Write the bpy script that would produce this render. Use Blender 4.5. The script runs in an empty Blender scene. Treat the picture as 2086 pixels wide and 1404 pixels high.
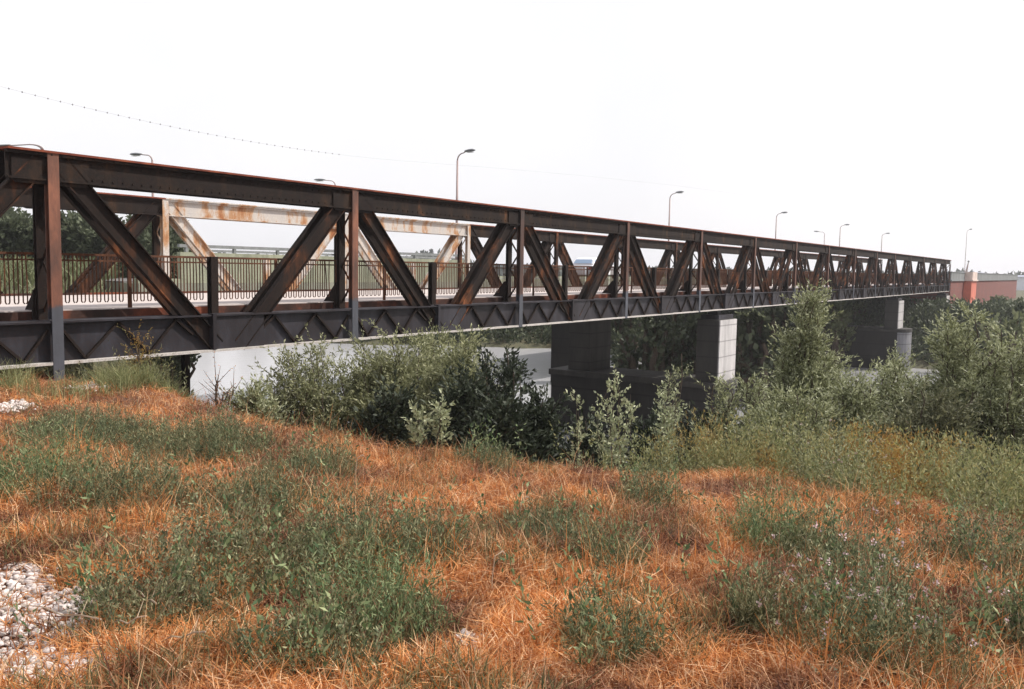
import bpy, math, random
import numpy as np
from mathutils import Vector, Matrix
random.seed(7)
RG = np.random.default_rng(11)
S = bpy.context.scene
C = S.collection
R = math.radians

# ------------------------------------------------------------------ camera
CAM = np.array((-6.6308, -12.4059, 1.4760))
YAW, PITCH, ROLL, FPX = R(34.1348), R(-4.9797), R(0.956), 1769.93
_f = np.array([math.cos(PITCH)*math.cos(YAW), math.cos(PITCH)*math.sin(YAW), math.sin(PITCH)])
_r = np.cross(_f, [0, 0, 1.0]); _r /= np.linalg.norm(_r); _u = np.cross(_r, _f)
_rr = _r*math.cos(ROLL) + _u*math.sin(ROLL); _uu = -_r*math.sin(ROLL) + _u*math.cos(ROLL)
cd = bpy.data.cameras.new('camera'); cam = bpy.data.objects.new('camera', cd); C.objects.link(cam)
cam.matrix_world = Matrix(((_rr[0], _uu[0], -_f[0], CAM[0]), (_rr[1], _uu[1], -_f[1], CAM[1]),
                           (_rr[2], _uu[2], -_f[2], CAM[2]), (0, 0, 0, 1)))
cd.sensor_width = 36; cd.lens = FPX/2086*36; cd.clip_end = 6000; cd.clip_start = 0.05
S.camera = cam

# ------------------------------------------------------------------ world, sun, exposure
SUN_EL, SUN_AZ = R(47), math.atan2(-0.66, 0.75)      # towards +x -y (right, behind the camera)
sd = Vector((math.cos(SUN_EL)*math.cos(SUN_AZ), math.cos(SUN_EL)*math.sin(SUN_AZ), math.sin(SUN_EL)))
w = bpy.data.worlds.new('World'); S.world = w; w.use_nodes = True
nt = w.node_tree; nt.nodes.clear()
sky = nt.nodes.new('ShaderNodeTexSky'); sky.sky_type = 'NISHITA'; sky.sun_disc = False
sky.sun_elevation = SUN_EL; sky.sun_rotation = math.pi/2 - SUN_AZ
sky.dust_density = 6; sky.air_density = 1.2
mix = nt.nodes.new('ShaderNodeMix'); mix.data_type = 'RGBA'; mix.inputs[0].default_value = 0.8
mix.inputs[7].default_value = (9.6, 9.35, 9.6, 1)       # the milky overcast haze of the day
bg = nt.nodes.new('ShaderNodeBackground'); bg.inputs[1].default_value = 0.12
wo = nt.nodes.new('ShaderNodeOutputWorld')
tc = nt.nodes.new('ShaderNodeTexCoord'); ns = nt.nodes.new('ShaderNodeTexNoise'); ns.inputs['Scale'].default_value = 1.6; ns.inputs['Detail'].default_value = 4
rp = nt.nodes.new('ShaderNodeValToRGB'); rp.color_ramp.elements[0].position = .36; rp.color_ramp.elements[0].color = (.89, .885, .92, 1); rp.color_ramp.elements[1].position = .60; rp.color_ramp.elements[1].color = (1, .985, 1, 1)
sc_ = nt.nodes.new('ShaderNodeVectorMath'); sc_.operation = 'SCALE'; sc_.inputs[3].default_value = 10.1
nt.links.new(tc.outputs['Generated'], ns.inputs['Vector']); nt.links.new(ns.outputs['Fac'], rp.inputs[0]); nt.links.new(rp.outputs[0], sc_.inputs[0]); nt.links.new(sc_.outputs[0], mix.inputs[7])
nt.links.new(sky.outputs[0], mix.inputs[6]); nt.links.new(mix.outputs[2], bg.inputs[0]); nt.links.new(bg.outputs[0], wo.inputs[0])
sl = bpy.data.lights.new('sun', 'SUN'); sl.energy = 5.0; sl.angle = R(0.6); sl.color = (1, 0.94, 0.86)
so = bpy.data.objects.new('sun', sl); C.objects.link(so); so.rotation_euler = (-sd).to_track_quat('-Z', 'Y').to_euler()
S.view_settings.view_transform = 'Standard'; S.view_settings.look = 'None'
S.view_settings.exposure = 0.06; S.view_settings.gamma = 1

# ------------------------------------------------------------------ helpers
def onZ(x, y, Z):
    d = _f + _rr*(x-1043)/FPX + _uu*(702-y)/FPX
    return CAM + d*((Z-CAM[2])/d[2])
def onY(x, y, Y):
    d = _f + _rr*(x-1043)/FPX + _uu*(702-y)/FPX
    return CAM + d*((Y-CAM[1])/d[1])
def at(x, y, depth):
    return CAM + (_f + _rr*(x-1043)/FPX + _uu*(702-y)/FPX)*depth

def tag(o, label=None, cat=None, group=None, kind=None):
    if label: o['label'] = label
    if cat: o['category'] = cat
    if group: o['group'] = group
    if kind: o['kind'] = kind
    return o
def empty(name, loc=(0, 0, 0), rz=0):
    o = bpy.data.objects.new(name, None); C.objects.link(o); o.location = loc; o.rotation_euler = (0, 0, rz)
    o.empty_display_size = .2
    return o
def copy_tree(o, parent=None):
    c = o.copy(); C.objects.link(c); c.parent = parent
    for ch in o.children: copy_tree(ch, c)
    return c

class MB:
    def __init__(s): s.v = []; s.f = []
    def add(s, vs, fs):
        n = len(s.v); s.v += [tuple(map(float, v)) for v in vs]; s.f += [tuple(n+i for i in f) for f in fs]; return s
    def box(s, a, b):
        x0, y0, z0 = a; x1, y1, z1 = b
        return s.add([(x0,y0,z0),(x1,y0,z0),(x1,y1,z0),(x0,y1,z0),(x0,y0,z1),(x1,y0,z1),(x1,y1,z1),(x0,y1,z1)],
                     [(0,3,2,1),(4,5,6,7),(0,1,5,4),(1,2,6,5),(2,3,7,6),(3,0,4,7)])
    def prism_xz(s, pts, y0, y1):          # outline in the xz plane, thickness along y
        n = len(pts)
        vs = [(p[0], y0, p[1]) for p in pts] + [(p[0], y1, p[1]) for p in pts]
        fs = [tuple(range(n)), tuple(range(2*n-1, n-1, -1))] + [(i, i+n, (i+1) % n+n, (i+1) % n) for i in range(n)]
        return s.add(vs, fs)
    def bar(s, p, q, wv, wn, n):           # bar p->q, width wv in the direction across, thickness wn along n
        p, q, n = Vector(p), Vector(q), Vector(n).normalized(); d = (q-p).normalized(); c = d.cross(n).normalized()
        vs = [b + c*(i*wv/2) + n*(j*wn/2) for b in (p, q) for i, j in ((-1,-1),(1,-1),(1,1),(-1,1))]
        return s.add(vs, [(0,1,2,3),(7,6,5,4),(0,4,5,1),(1,5,6,2),(2,6,7,3),(3,7,4,0)])
    def tube(s, pts, rad, n=8, cap=True):
        pts = [Vector(p) for p in pts]; rads = rad if isinstance(rad, (list, tuple)) else [rad]*len(pts)
        k = len(s.v); ref = Vector((0, 0, 1))
        for i, p in enumerate(pts):
            d = (pts[min(i+1, len(pts)-1)] - pts[max(i-1, 0)]).normalized()
            if abs(d.z) > .95: ref = Vector((1, 0, 0))
            a = d.cross(ref).normalized(); b = d.cross(a)
            for j in range(n):
                t = 2*math.pi*j/n; s.v.append(tuple(p + a*(math.cos(t)*rads[i]) + b*(math.sin(t)*rads[i])))
        for i in range(len(pts)-1):
            for j in range(n):
                s.f.append((k+i*n+j, k+i*n+(j+1) % n, k+(i+1)*n+(j+1) % n, k+(i+1)*n+j))
        if cap:
            s.f.append(tuple(k+j for j in range(n))[::-1]); s.f.append(tuple(k+(len(pts)-1)*n+j for j in range(n)))
        return s
    def lathe(s, prof, c=(0, 0, 0), n=16, axis='z'):
        k = len(s.v)
        for r_, h in prof:
            for j in range(n):
                t = 2*math.pi*j/n; a, b = r_*math.cos(t), r_*math.sin(t)
                s.v.append((c[0]+a, c[1]+b, c[2]+h) if axis == 'z' else (c[0]+a, c[1]+h, c[2]+b))
        for i in range(len(prof)-1):
            for j in range(n): s.f.append((k+i*n+j, k+i*n+(j+1) % n, k+(i+1)*n+(j+1) % n, k+(i+1)*n+j))
        s.f.append(tuple(k+j for j in range(n))[::-1]); s.f.append(tuple(k+(len(prof)-1)*n+j for j in range(n)))
        return s
    def build(s, name, mat, parent=None, smooth=False, bevel=0):
        m = bpy.data.meshes.new(name); m.from_pydata(s.v, [], s.f)
        m.materials.append(mat)
        if smooth: m.polygons.foreach_set('use_smooth', [True]*len(m.polygons))
        o = bpy.data.objects.new(name, m); C.objects.link(o); o.parent = parent
        import bmesh
        b = bmesh.new(); b.from_mesh(m); bmesh.ops.recalc_face_normals(b, faces=b.faces); b.to_mesh(m); b.free()
        if bevel:
            md = o.modifiers.new('bevel', 'BEVEL'); md.width = bevel; md.segments = 2; md.limit_method = 'ANGLE'
        return o

def np_mesh(name, V, F, mat, parent=None, smooth=False):
    """V (n,3), F (m,4) or (m,3)"""
    V = np.ascontiguousarray(V, np.float32); F = np.ascontiguousarray(F, np.int32); k = F.shape[1]
    m = bpy.data.meshes.new(name)
    m.vertices.add(len(V)); m.vertices.foreach_set('co', V.ravel())
    m.loops.add(F.size); m.loops.foreach_set('vertex_index', F.ravel())
    m.polygons.add(len(F)); m.polygons.foreach_set('loop_start', np.arange(0, F.size, k, dtype=np.int32))
    m.polygons.foreach_set('loop_total', np.full(len(F), k, np.int32))
    if smooth: m.polygons.foreach_set('use_smooth', np.ones(len(F), bool))
    m.update(calc_edges=True); m.materials.append(mat)
    o = bpy.data.objects.new(name, m); C.objects.link(o); o.parent = parent
    return o

# ------------------------------------------------------------------ materials
def mat(name):
    m = bpy.data.materials.new(name); m.use_nodes = True; nt = m.node_tree
    return m, nt, nt.nodes['Principled BSDF']
def N(nt, t, **kw):
    n = nt.nodes.new(t)
    for k, v in kw.items(): setattr(n, k, v)
    return n
def noise(nt, scale, detail=6, rough=.6, vec=None, stretch=None):
    n = N(nt, 'ShaderNodeTexNoise'); n.inputs['Scale'].default_value = scale; n.inputs['Detail'].default_value = detail
    n.inputs['Roughness'].default_value = rough
    if vec is None:
        g = N(nt, 'ShaderNodeNewGeometry'); vec = g.outputs['Position']
    if stretch:
        mp = N(nt, 'ShaderNodeMapping'); mp.inputs['Scale'].default_value = stretch; nt.links.new(vec, mp.inputs[0]); vec = mp.outputs[0]
    nt.links.new(vec, n.inputs['Vector']); return n.outputs['Fac']
def ramp(nt, fac, stops):
    r = N(nt, 'ShaderNodeValToRGB'); e = r.color_ramp.elements
    while len(e) < len(stops): e.new(.5)
    for i, (p, c) in enumerate(stops):
        e[i].position = p; e[i].color = (*c, 1) if len(c) == 3 else c
    nt.links.new(fac, r.inputs[0]); return r.outputs[0]
def mixc(nt, fac, a, b, blend='MIX'):
    m = N(nt, 'ShaderNodeMix', data_type='RGBA', blend_type=blend)
    for sock, v in ((m.inputs[0], fac), (m.inputs[6], a), (m.inputs[7], b)):
        if hasattr(v, 'links') or isinstance(v, bpy.types.NodeSocket): nt.links.new(v, sock)
        elif isinstance(v, (int, float)): sock.default_value = v
        else: sock.default_value = (*v, 1)
    return m.outputs[2]
def bump(nt, bsdf, h, strength=.3, dist=.01):
    b = N(nt, 'ShaderNodeBump'); b.inputs['Strength'].default_value = strength; b.inputs['Distance'].default_value = dist
    nt.links.new(h, b.inputs['Height']); nt.links.new(b.outputs[0], bsdf.inputs['Normal'])

def rust_mat(name, stops, rough=.85, scale=3.0, streak=True):
    m, nt, b = mat(name)
    n1 = noise(nt, scale, 8, .65, stretch=(1, 1, .35) if streak else None)
    c = ramp(nt, n1, stops)
    n2 = noise(nt, 38, 4, .7)
    c2 = mixc(nt, ramp(nt, n2, [(.35, (0, 0, 0)), (.7, (.4, .4, .4))]), c, (.045, .018, .010))
    nt.links.new(c2, b.inputs['Base Color']); b.inputs['Roughness'].default_value = rough; b.inputs['Specular IOR Level'].default_value = .2
    bump(nt, b, n2, .35, .006)
    return m
M_CHORD = rust_mat('dark rusted steel', [(.38, (.005, .005, .006)), (.52, (.009, .008, .007)), (.61, (.026, .016, .010)), (.72, (.12, .05, .02))], scale=2.4)
M_DIAG = rust_mat('brown rusted steel', [(.38, (.005, .0045, .0045)), (.50, (.010, .008, .007)), (.58, (.06, .023, .010)), (.68, (.26, .09, .032))], scale=1.9)
M_LEGIN = rust_mat('black steel', [(.35, (.006, .005, .005)), (.6, (.010, .008, .007)), (.8, (.035, .015, .010))])
M_WHITE = rust_mat('peeling white paint on steel', [(.32, (.50, .48, .47)), (.47, (.56, .52, .48)), (.56, (.46, .27, .15)), (.66, (.33, .125, .05))], scale=2.6)
M_GREY = rust_mat('blue grey painted steel', [(.30, (.009, .010, .013)), (.5, (.020, .022, .029)), (.70, (.045, .048, .062)), (.82, (.055, .042, .038))], rough=.55, scale=2.0)
M_COVER = rust_mat('red rusted cover plate', [(.3, (.10, .025, .018)), (.5, (.20, .05, .03)), (.7, (.33, .10, .045))], scale=5, streak=False)
M_RAILRUST = rust_mat('rusty rail iron', [(.3, (.05, .028, .02)), (.55, (.13, .055, .03)), (.75, (.24, .10, .05))], scale=5)
M_EDGE = rust_mat('red lead edge beam', [(.36, (.018, .013, .012)), (.5, (.055, .026, .02)), (.66, (.22, .065, .035))], scale=1.2, streak=False)
M_FLANGE = rust_mat('sunlit pale flange', [(.3, (.42, .39, .36)), (.55, (.55, .52, .50)), (.75, (.40, .33, .28))], scale=5, streak=False)  # sunlight along the bottom flange is put into this pale colour

def post_mat():          # rust above, blue grey paint on the lowest part of the leg (a painted boundary on the steel)
    m, nt, b = mat('rusted post with grey painted foot')
    n1 = noise(nt, 3.2, 8, .65, stretch=(1, 1, .3))
    up = ramp(nt, n1, [(.32, (.04, .020, .015)), (.48, (.12, .045, .026)), (.60, (.23, .085, .046)), (.76, (.13, .075, .055))])
    lo = ramp(nt, n1, [(.30, (.035, .037, .046)), (.7, (.065, .07, .09))])
    g = N(nt, 'ShaderNodeNewGeometry'); sx = N(nt, 'ShaderNodeSeparateXYZ'); nt.links.new(g.outputs['Position'], sx.inputs[0])
    a = N(nt, 'ShaderNodeMath', operation='ADD'); nt.links.new(sx.outputs[2], a.inputs[0])
    q = N(nt, 'ShaderNodeMath', operation='MULTIPLY'); q.inputs[1].default_value = .22; nt.links.new(noise(nt, 9, 4), q.inputs[0]); nt.links.new(q.outputs[0], a.inputs[1])
    mr = N(nt, 'ShaderNodeMapRange'); mr.inputs[1].default_value = .90; mr.inputs[2].default_value = .97; nt.links.new(a.outputs[0], mr.inputs[0])
    nt.links.new(mixc(nt, mr.outputs[0], lo, up), b.inputs['Base Color']); b.inputs['Roughness'].default_value = .7
    bump(nt, b, noise(nt, 40, 4), .3, .005)
    return m
M_POST = post_mat()
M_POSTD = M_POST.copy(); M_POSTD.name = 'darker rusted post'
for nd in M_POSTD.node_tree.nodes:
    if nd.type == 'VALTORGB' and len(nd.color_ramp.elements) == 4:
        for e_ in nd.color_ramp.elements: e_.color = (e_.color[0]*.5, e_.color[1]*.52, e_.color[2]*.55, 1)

def concrete(name, a, bb, scale=1.5, courses=0):
    m, nt, b = mat(name)
    n1 = noise(nt, scale*1.3, 9, .7, stretch=(1.6, 1.6, .35)); c = ramp(nt, n1, [(.3, a), (.65, bb)])
    if courses:
        g = N(nt, 'ShaderNodeNewGeometry'); sx = N(nt, 'ShaderNodeSeparateXYZ'); nt.links.new(g.outputs['Position'], sx.inputs[0])
        q = N(nt, 'ShaderNodeMath', operation='MULTIPLY'); q.inputs[1].default_value = courses; nt.links.new(sx.outputs[2], q.inputs[0])
        fr = N(nt, 'ShaderNodeMath', operation='FRACT'); nt.links.new(q.outputs[0], fr.inputs[0])
        c = mixc(nt, ramp(nt, fr.outputs[0], [(0, (1, 1, 1)), (.06, (0, 0, 0)), (.94, (0, 0, 0)), (1, (.7, .7, .7))]), c, tuple(v*.5 for v in a))
    n2 = noise(nt, 25, 5, .7)
    c = mixc(nt, .25, c, ramp(nt, n2, [(.3, (.1, .1, .1)), (.7, (.6, .58, .56))]), 'OVERLAY')
    nt.links.new(c, b.inputs['Base Color']); b.inputs['Roughness'].default_value = .9; bump(nt, b, n2, .4, .01)
    return m
M_PIER = concrete('sunlit pier concrete', (.30, .29, .29), (.56, .54, .54), 1.2, 1.6)  # tone of the sunlit near face, put into the colour
M_FOOT = concrete('shade darkened footing concrete', (.008, .0075, .007), (.026, .023, .021), .9, 1.1)  # shade under the bridge is put into this dark colour
M_SHAFT = concrete('shade darkened shaft concrete', (.018, .017, .016), (.048, .044, .040), .9, 1.6)  # shade on the shaft sides is put into this dark colour
M_ROADC = concrete('weathered olive concrete', (.16, .165, .13), (.30, .30, .24), .7)
M_DECK = concrete('pale dusty deck', (.40, .35, .33), (.56, .50, .48), 1.0)
M_ASPH = concrete('worn asphalt', (.09, .088, .085), (.15, .145, .14), 3)

def plain(name, col, rough=.5, metal=0, var=.25, scale=8):
    m, nt, b = mat(name)
    c = ramp(nt, noise(nt, scale, 5), [(.3, tuple(v*(1-var) for v in col)), (.7, tuple(min(1, v*(1+var)) for v in col))])
    nt.links.new(c, b.inputs['Base Color']); b.inputs['Roughness'].default_value = rough; b.inputs['Metallic'].default_value = metal
    return m
M_POLE = plain('pinkish grey lamp pole', (.30, .22, .21), .6)
M_HEAD = plain('grey lamp head', (.16, .17, .18), .4)
M_LENS = plain('pale lamp lens', (.55, .57, .58), .2, 0, .05)
M_DKRAIL = plain('grey guard rail', (.20, .21, .21), .5)
M_WIRE = plain('dark cable', (.03, .03, .03), .6)

def brick():
    m, nt, b = mat('brick red render')
    g = N(nt, 'ShaderNodeNewGeometry'); mp = N(nt, 'ShaderNodeMapping'); mp.inputs['Rotation'].default_value = (math.pi/2, 0, 0)
    nt.links.new(g.outputs['Position'], mp.inputs[0])
    t = N(nt, 'ShaderNodeTexBrick'); t.inputs['Scale'].default_value = 1.0; nt.links.new(mp.outputs[0], t.inputs[0])
    t.inputs['Brick Width'].default_value = .5; t.inputs['Row Height'].default_value = .16; t.inputs['Mortar Size'].default_value = .012
    t.inputs['Color1'].default_value = (.20, .045, .032, 1); t.inputs['Color2'].default_value = (.15, .038, .03, 1); t.inputs['Mortar'].default_value = (.16, .09, .08, 1)
    c = mixc(nt, ramp(nt, noise(nt, .5, 6), [(.4, (0, 0, 0)), (.8, (.6, .6, .6))]), t.outputs[0], (.09, .04, .035))
    nt.links.new(c, b.inputs['Base Color']); b.inputs['Roughness'].default_value = .9
    return m
M_BRICK = brick()

def leaf_mat(name, cols, trans=.35, rough=.6, pos_scale=None, cols2=None, lo=.42, hi=.58):
    m, nt, b = mat(name)
    g = N(nt, 'ShaderNodeNewGeometry')
    st = [(i/(len(cols)-1) if len(cols) > 1 else 0, c) for i, c in enumerate(cols)]
    c = ramp(nt, g.outputs['Random Per Island'], st)
    if cols2:
        st2 = [(i/(len(cols2)-1), c_) for i, c_ in enumerate(cols2)]
        c = mixc(nt, ramp(nt, noise(nt, pos_scale, 4), [(lo, (0, 0, 0)), (hi, (1, 1, 1))]), c, ramp(nt, g.outputs['Random Per Island'], st2))
    nt.links.new(c, b.inputs['Base Color']); b.inputs['Roughness'].default_value = rough
    b.inputs['Specular IOR Level'].default_value = .3
    tr = N(nt, 'ShaderNodeBsdfTranslucent'); nt.links.new(c, tr.inputs[0])
    mx = N(nt, 'ShaderNodeMixShader'); mx.inputs[0].default_value = trans
    out = nt.nodes['Material Output']
    nt.links.new(b.outputs[0], mx.inputs[1]); nt.links.new(tr.outputs[0], mx.inputs[2]); nt.links.new(mx.outputs[0], out.inputs[0])
    return m
M_WILLOW = leaf_mat('grey green willow leaves', [(.10, .11, .05), (.20, .215, .105), (.34, .36, .20), (.56, .58, .40)], .3)
M_WILLOWM = leaf_mat('olive willow leaves', [(.10, .11, .05), (.20, .21, .10), (.32, .33, .175), (.48, .48, .31)], .3)
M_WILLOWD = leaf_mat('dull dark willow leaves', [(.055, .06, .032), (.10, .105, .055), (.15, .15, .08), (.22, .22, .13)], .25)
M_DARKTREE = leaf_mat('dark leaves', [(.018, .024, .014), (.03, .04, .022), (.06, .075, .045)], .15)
M_LTREE = leaf_mat('left bank tree leaves', [(.06, .075, .045), (.10, .12, .07), (.16, .18, .11)], .25)
M_BGTREE = leaf_mat('background tree leaves', [(.045, .06, .035), (.075, .09, .05), (.12, .14, .08)], .2)
M_BANK = leaf_mat('far bank bushes', [(.09, .11, .05), (.14, .16, .08), (.20, .21, .11)], .25)
M_FARWOOD = leaf_mat('distant woods', [(.04, .055, .04), (.07, .085, .06)], .1)
M_WEED = leaf_mat('grey green weed leaves', [(.045, .06, .030), (.085, .11, .055), (.15, .18, .095), (.36, .38, .22)], .3, .6, 2.2,
                  [(.07, .07, .033), (.13, .13, .06), (.22, .20, .10), (.44, .40, .23)], .45, .62)
M_WEEDB = leaf_mat('bright green weed leaves', [(.06, .10, .045), (.11, .165, .07), (.18, .235, .105), (.36, .40, .21)], .3)
M_SILVER = leaf_mat('silvery leaves', [(.22, .25, .14), (.34, .37, .22), (.48, .50, .34)], .25)
M_HERB = leaf_mat('olive and ochre herbs', [(.12, .135, .055), (.22, .24, .105), (.38, .37, .19)], .35, .6, .8,
                  [(.20, .10, .03), (.34, .19, .05), (.38, .31, .10)], .51, .62)
M_DRY = leaf_mat('dry orange grass', [(.37, .125, .036), (.60, .22, .062), (.76, .38, .14), (.88, .66, .42)], .3, .6, 1.5,
                 [(.045, .018, .012), (.14, .052, .030), (.28, .115, .06), (.54, .33, .20)], .44, .60)
M_GRASS = leaf_mat('green grass blades', [(.06, .072, .034), (.11, .12, .055), (.20, .18, .085), (.42, .29, .13)], .3)
M_FLOWER = leaf_mat('pink flower heads', [(.46, .33, .35), (.64, .50, .50)], .2)
M_BARK = plain('brown bark', (.07, .05, .035), .9, 0, .4, 12)
M_TWIG = plain('pale dead twig', (.36, .27, .19), .8)

def stone_mat():
    m, nt, b = mat('white limestone gravel')
    g = N(nt, 'ShaderNodeNewGeometry')
    c = ramp(nt, g.outputs['Random Per Island'], [(0, (.30, .26, .23)), (.3, (.50, .44, .41)), (.65, (.68, .62, .60)), (.9, (.55, .46, .41)), (1, (.35, .27, .22))])
    nt.links.new(c, b.inputs['Base Color']); b.inputs['Roughness'].default_value = .85; bump(nt, b, noise(nt, 60, 4), .4, .004)
    return m
M_STONE = stone_mat()

def ground_mat():
    m, nt, b = mat('dry earth and straw')
    n1 = noise(nt, .9, 8, .65); n2 = noise(nt, 14, 6, .7); n3 = noise(nt, 90, 3, .7)
    c = ramp(nt, n1, [(.3, (.06, .024, .014)), (.45, (.20, .07, .025)), (.6, (.34, .12, .035)), (.75, (.07, .04, .02))])
    c = mixc(nt, ramp(nt, n2, [(.38, (.85, .85, .85)), (.62, (0, 0, 0))]), c, (.05, .028, .018))
    c = mixc(nt, ramp(nt, n3, [(.5, (0, 0, 0)), (.75, (.5, .5, .5))]), c, (.55, .30, .16))
    # green river banks away from the dry embankment top
    g = N(nt, 'ShaderNodeNewGeometry'); sx = N(nt, 'ShaderNodeSeparateXYZ'); nt.links.new(g.outputs['Position'], sx.inputs[0])
    def rng(src, a, bb):
        r = N(nt, 'ShaderNodeMapRange'); r.inputs[1].default_value = a; r.inputs[2].default_value = bb; nt.links.new(src, r.inputs[0]); return r.outputs[0]
    mxx = N(nt, 'ShaderNodeMath', operation='MAXIMUM'); nt.links.new(rng(sx.outputs[0], 1.5, 5), mxx.inputs[0]); nt.links.new(rng(sx.outputs[1], 2, 6), mxx.inputs[1])
    bank = ramp(nt, n1, [(.3, (.04, .042, .024)), (.5, (.085, .085, .045)), (.7, (.14, .12, .065))])
    c = mixc(nt, mxx.outputs[0], c, mixc(nt, ramp(nt, n2, [(.4, (.5, .5, .5)), (.6, (0, 0, 0))]), bank, (.05, .045, .03)))
    nt.links.new(c, b.inputs['Base Color']); b.inputs['Roughness'].default_value = 1
    bump(nt, b, n2, .8, .05)
    return m
M_GROUND = ground_mat()

def water_mat():
    m, nt, b = mat('pale river water')
    b.inputs['Base Color'].default_value = (.40, .40, .42, 1); b.inputs['Roughness'].default_value = .2; b.inputs['IOR'].default_value = 1.8
    b.inputs['Specular IOR Level'].default_value = .8
    bump(nt, b, noise(nt, 1.6, 5, .65), .55, .05)
    return m
M_WATER = water_mat()

# ------------------------------------------------------------------ terrain
_P = RG.permutation(4096)
def vnoise(x, y, s):
    x = np.asarray(x, float)*s + 1000; y = np.asarray(y, float)*s + 1000
    xi = np.floor(x).astype(int); yi = np.floor(y).astype(int); fx = x-xi; fy = y-yi
    fx = fx*fx*(3-2*fx); fy = fy*fy*(3-2*fy)
    h = lambda a, b_: _P[(_P[a & 4095] + b_) & 4095]/4096.0
    return (h(xi, yi)*(1-fx)+h(xi+1, yi)*fx)*(1-fy)+(h(xi, yi+1)*(1-fx)+h(xi+1, yi+1)*fx)*fy
def fbm(x, y, s):
    return .5*vnoise(x, y, s)+.3*vnoise(x, y, s*2.1)+.2*vnoise(x, y, s*4.3)
def sstep(a, b_, x):
    t = np.clip((x-a)/(b_-a), 0, 1); return t*t*(3-2*t)
def height(X, Y):
    X = np.asarray(X, float); Y = np.asarray(Y, float)
    top = -.17 + .17*(fbm(X, Y, 1.1)-.5)*sstep(2.0, 5.0, np.hypot(X-CAM[0], Y-CAM[1])) + .05*(fbm(X, Y, 2.6)-.5) + .05*(fbm(X, Y, 5)-.5)
    top = top - .26*sstep(-4.5, .3, X)*sstep(-1.6, -4.5, Y)
    land = top + 1.05*sstep(8, 13.5, Y)
    Xe = np.where(Y < 8, .25 + .5*(vnoise(Y, Y*0, .35)-.5), np.minimum(-6.63+(Y+12.4)*.71-3.3, 30))
    Xe = np.where(Y < 8, Xe, np.maximum(Xe, .25))
    d = np.maximum(X-Xe, 0)
    st = sstep(-9.6, -6.2, Y)
    gentle = .05*np.minimum(d, 1) + .17*np.clip(d-1, 0, 11) + .30*np.maximum(d-12, 0)
    steep = .95*np.minimum(d, 2.6) + .30*np.maximum(d-2.6, 0)
    steep = np.where(Y > 8, 3.0*d, np.where(Y > -2.5, np.maximum(steep, 2.0*d*sstep(-2.5, -.8, Y)), steep))
    z = np.maximum(land - (gentle*(1-st)+steep*st), -7.2)
    Xf = np.clip(59-(Y-26)*.6, 47, 64)
    far = np.minimum(-2.0, -6.3 + .5*(X-Xf)) + .6*(fbm(X, Y, .12)-.5)
    return np.where(X > Xf-4, np.maximum(z, far), z)
def H(x, y): return float(height(np.array([x]), np.array([y]))[0])

def axis(lo, hi, c, fine, n_f, ext):
    core = np.arange(lo, hi, fine)
    g = np.cumsum(fine*1.16**np.arange(1, 80)); gh = hi+g[g < ext]; gl = lo-g[g < ext]
    return np.concatenate([gl[::-1], core, gh])
gx = axis(-9, 5, 0, .14, 0, 3500); gy = axis(-14, 2, 0, .14, 0, 3500)
GX, GY = np.meshgrid(gx, gy, indexing='ij'); GZ = height(GX, GY)
nx, ny = GX.shape; idx = np.arange(nx*ny).reshape(nx, ny)
F = np.stack([idx[:-1, :-1], idx[1:, :-1], idx[1:, 1:], idx[:-1, 1:]], -1).reshape(-1, 4)
tag(np_mesh('ground', np.stack([GX, GY, GZ], -1).reshape(-1, 3), F, M_GROUND, smooth=True), kind='structure')
wv = np.array([(-2, -900, -5.5), (75, -900, -5.5), (75, 900, -5.5), (-2, 900, -5.5)], float)
tag(np_mesh('water', wv, np.array([[0, 1, 2, 3]]), M_WATER), kind='structure')

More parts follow.
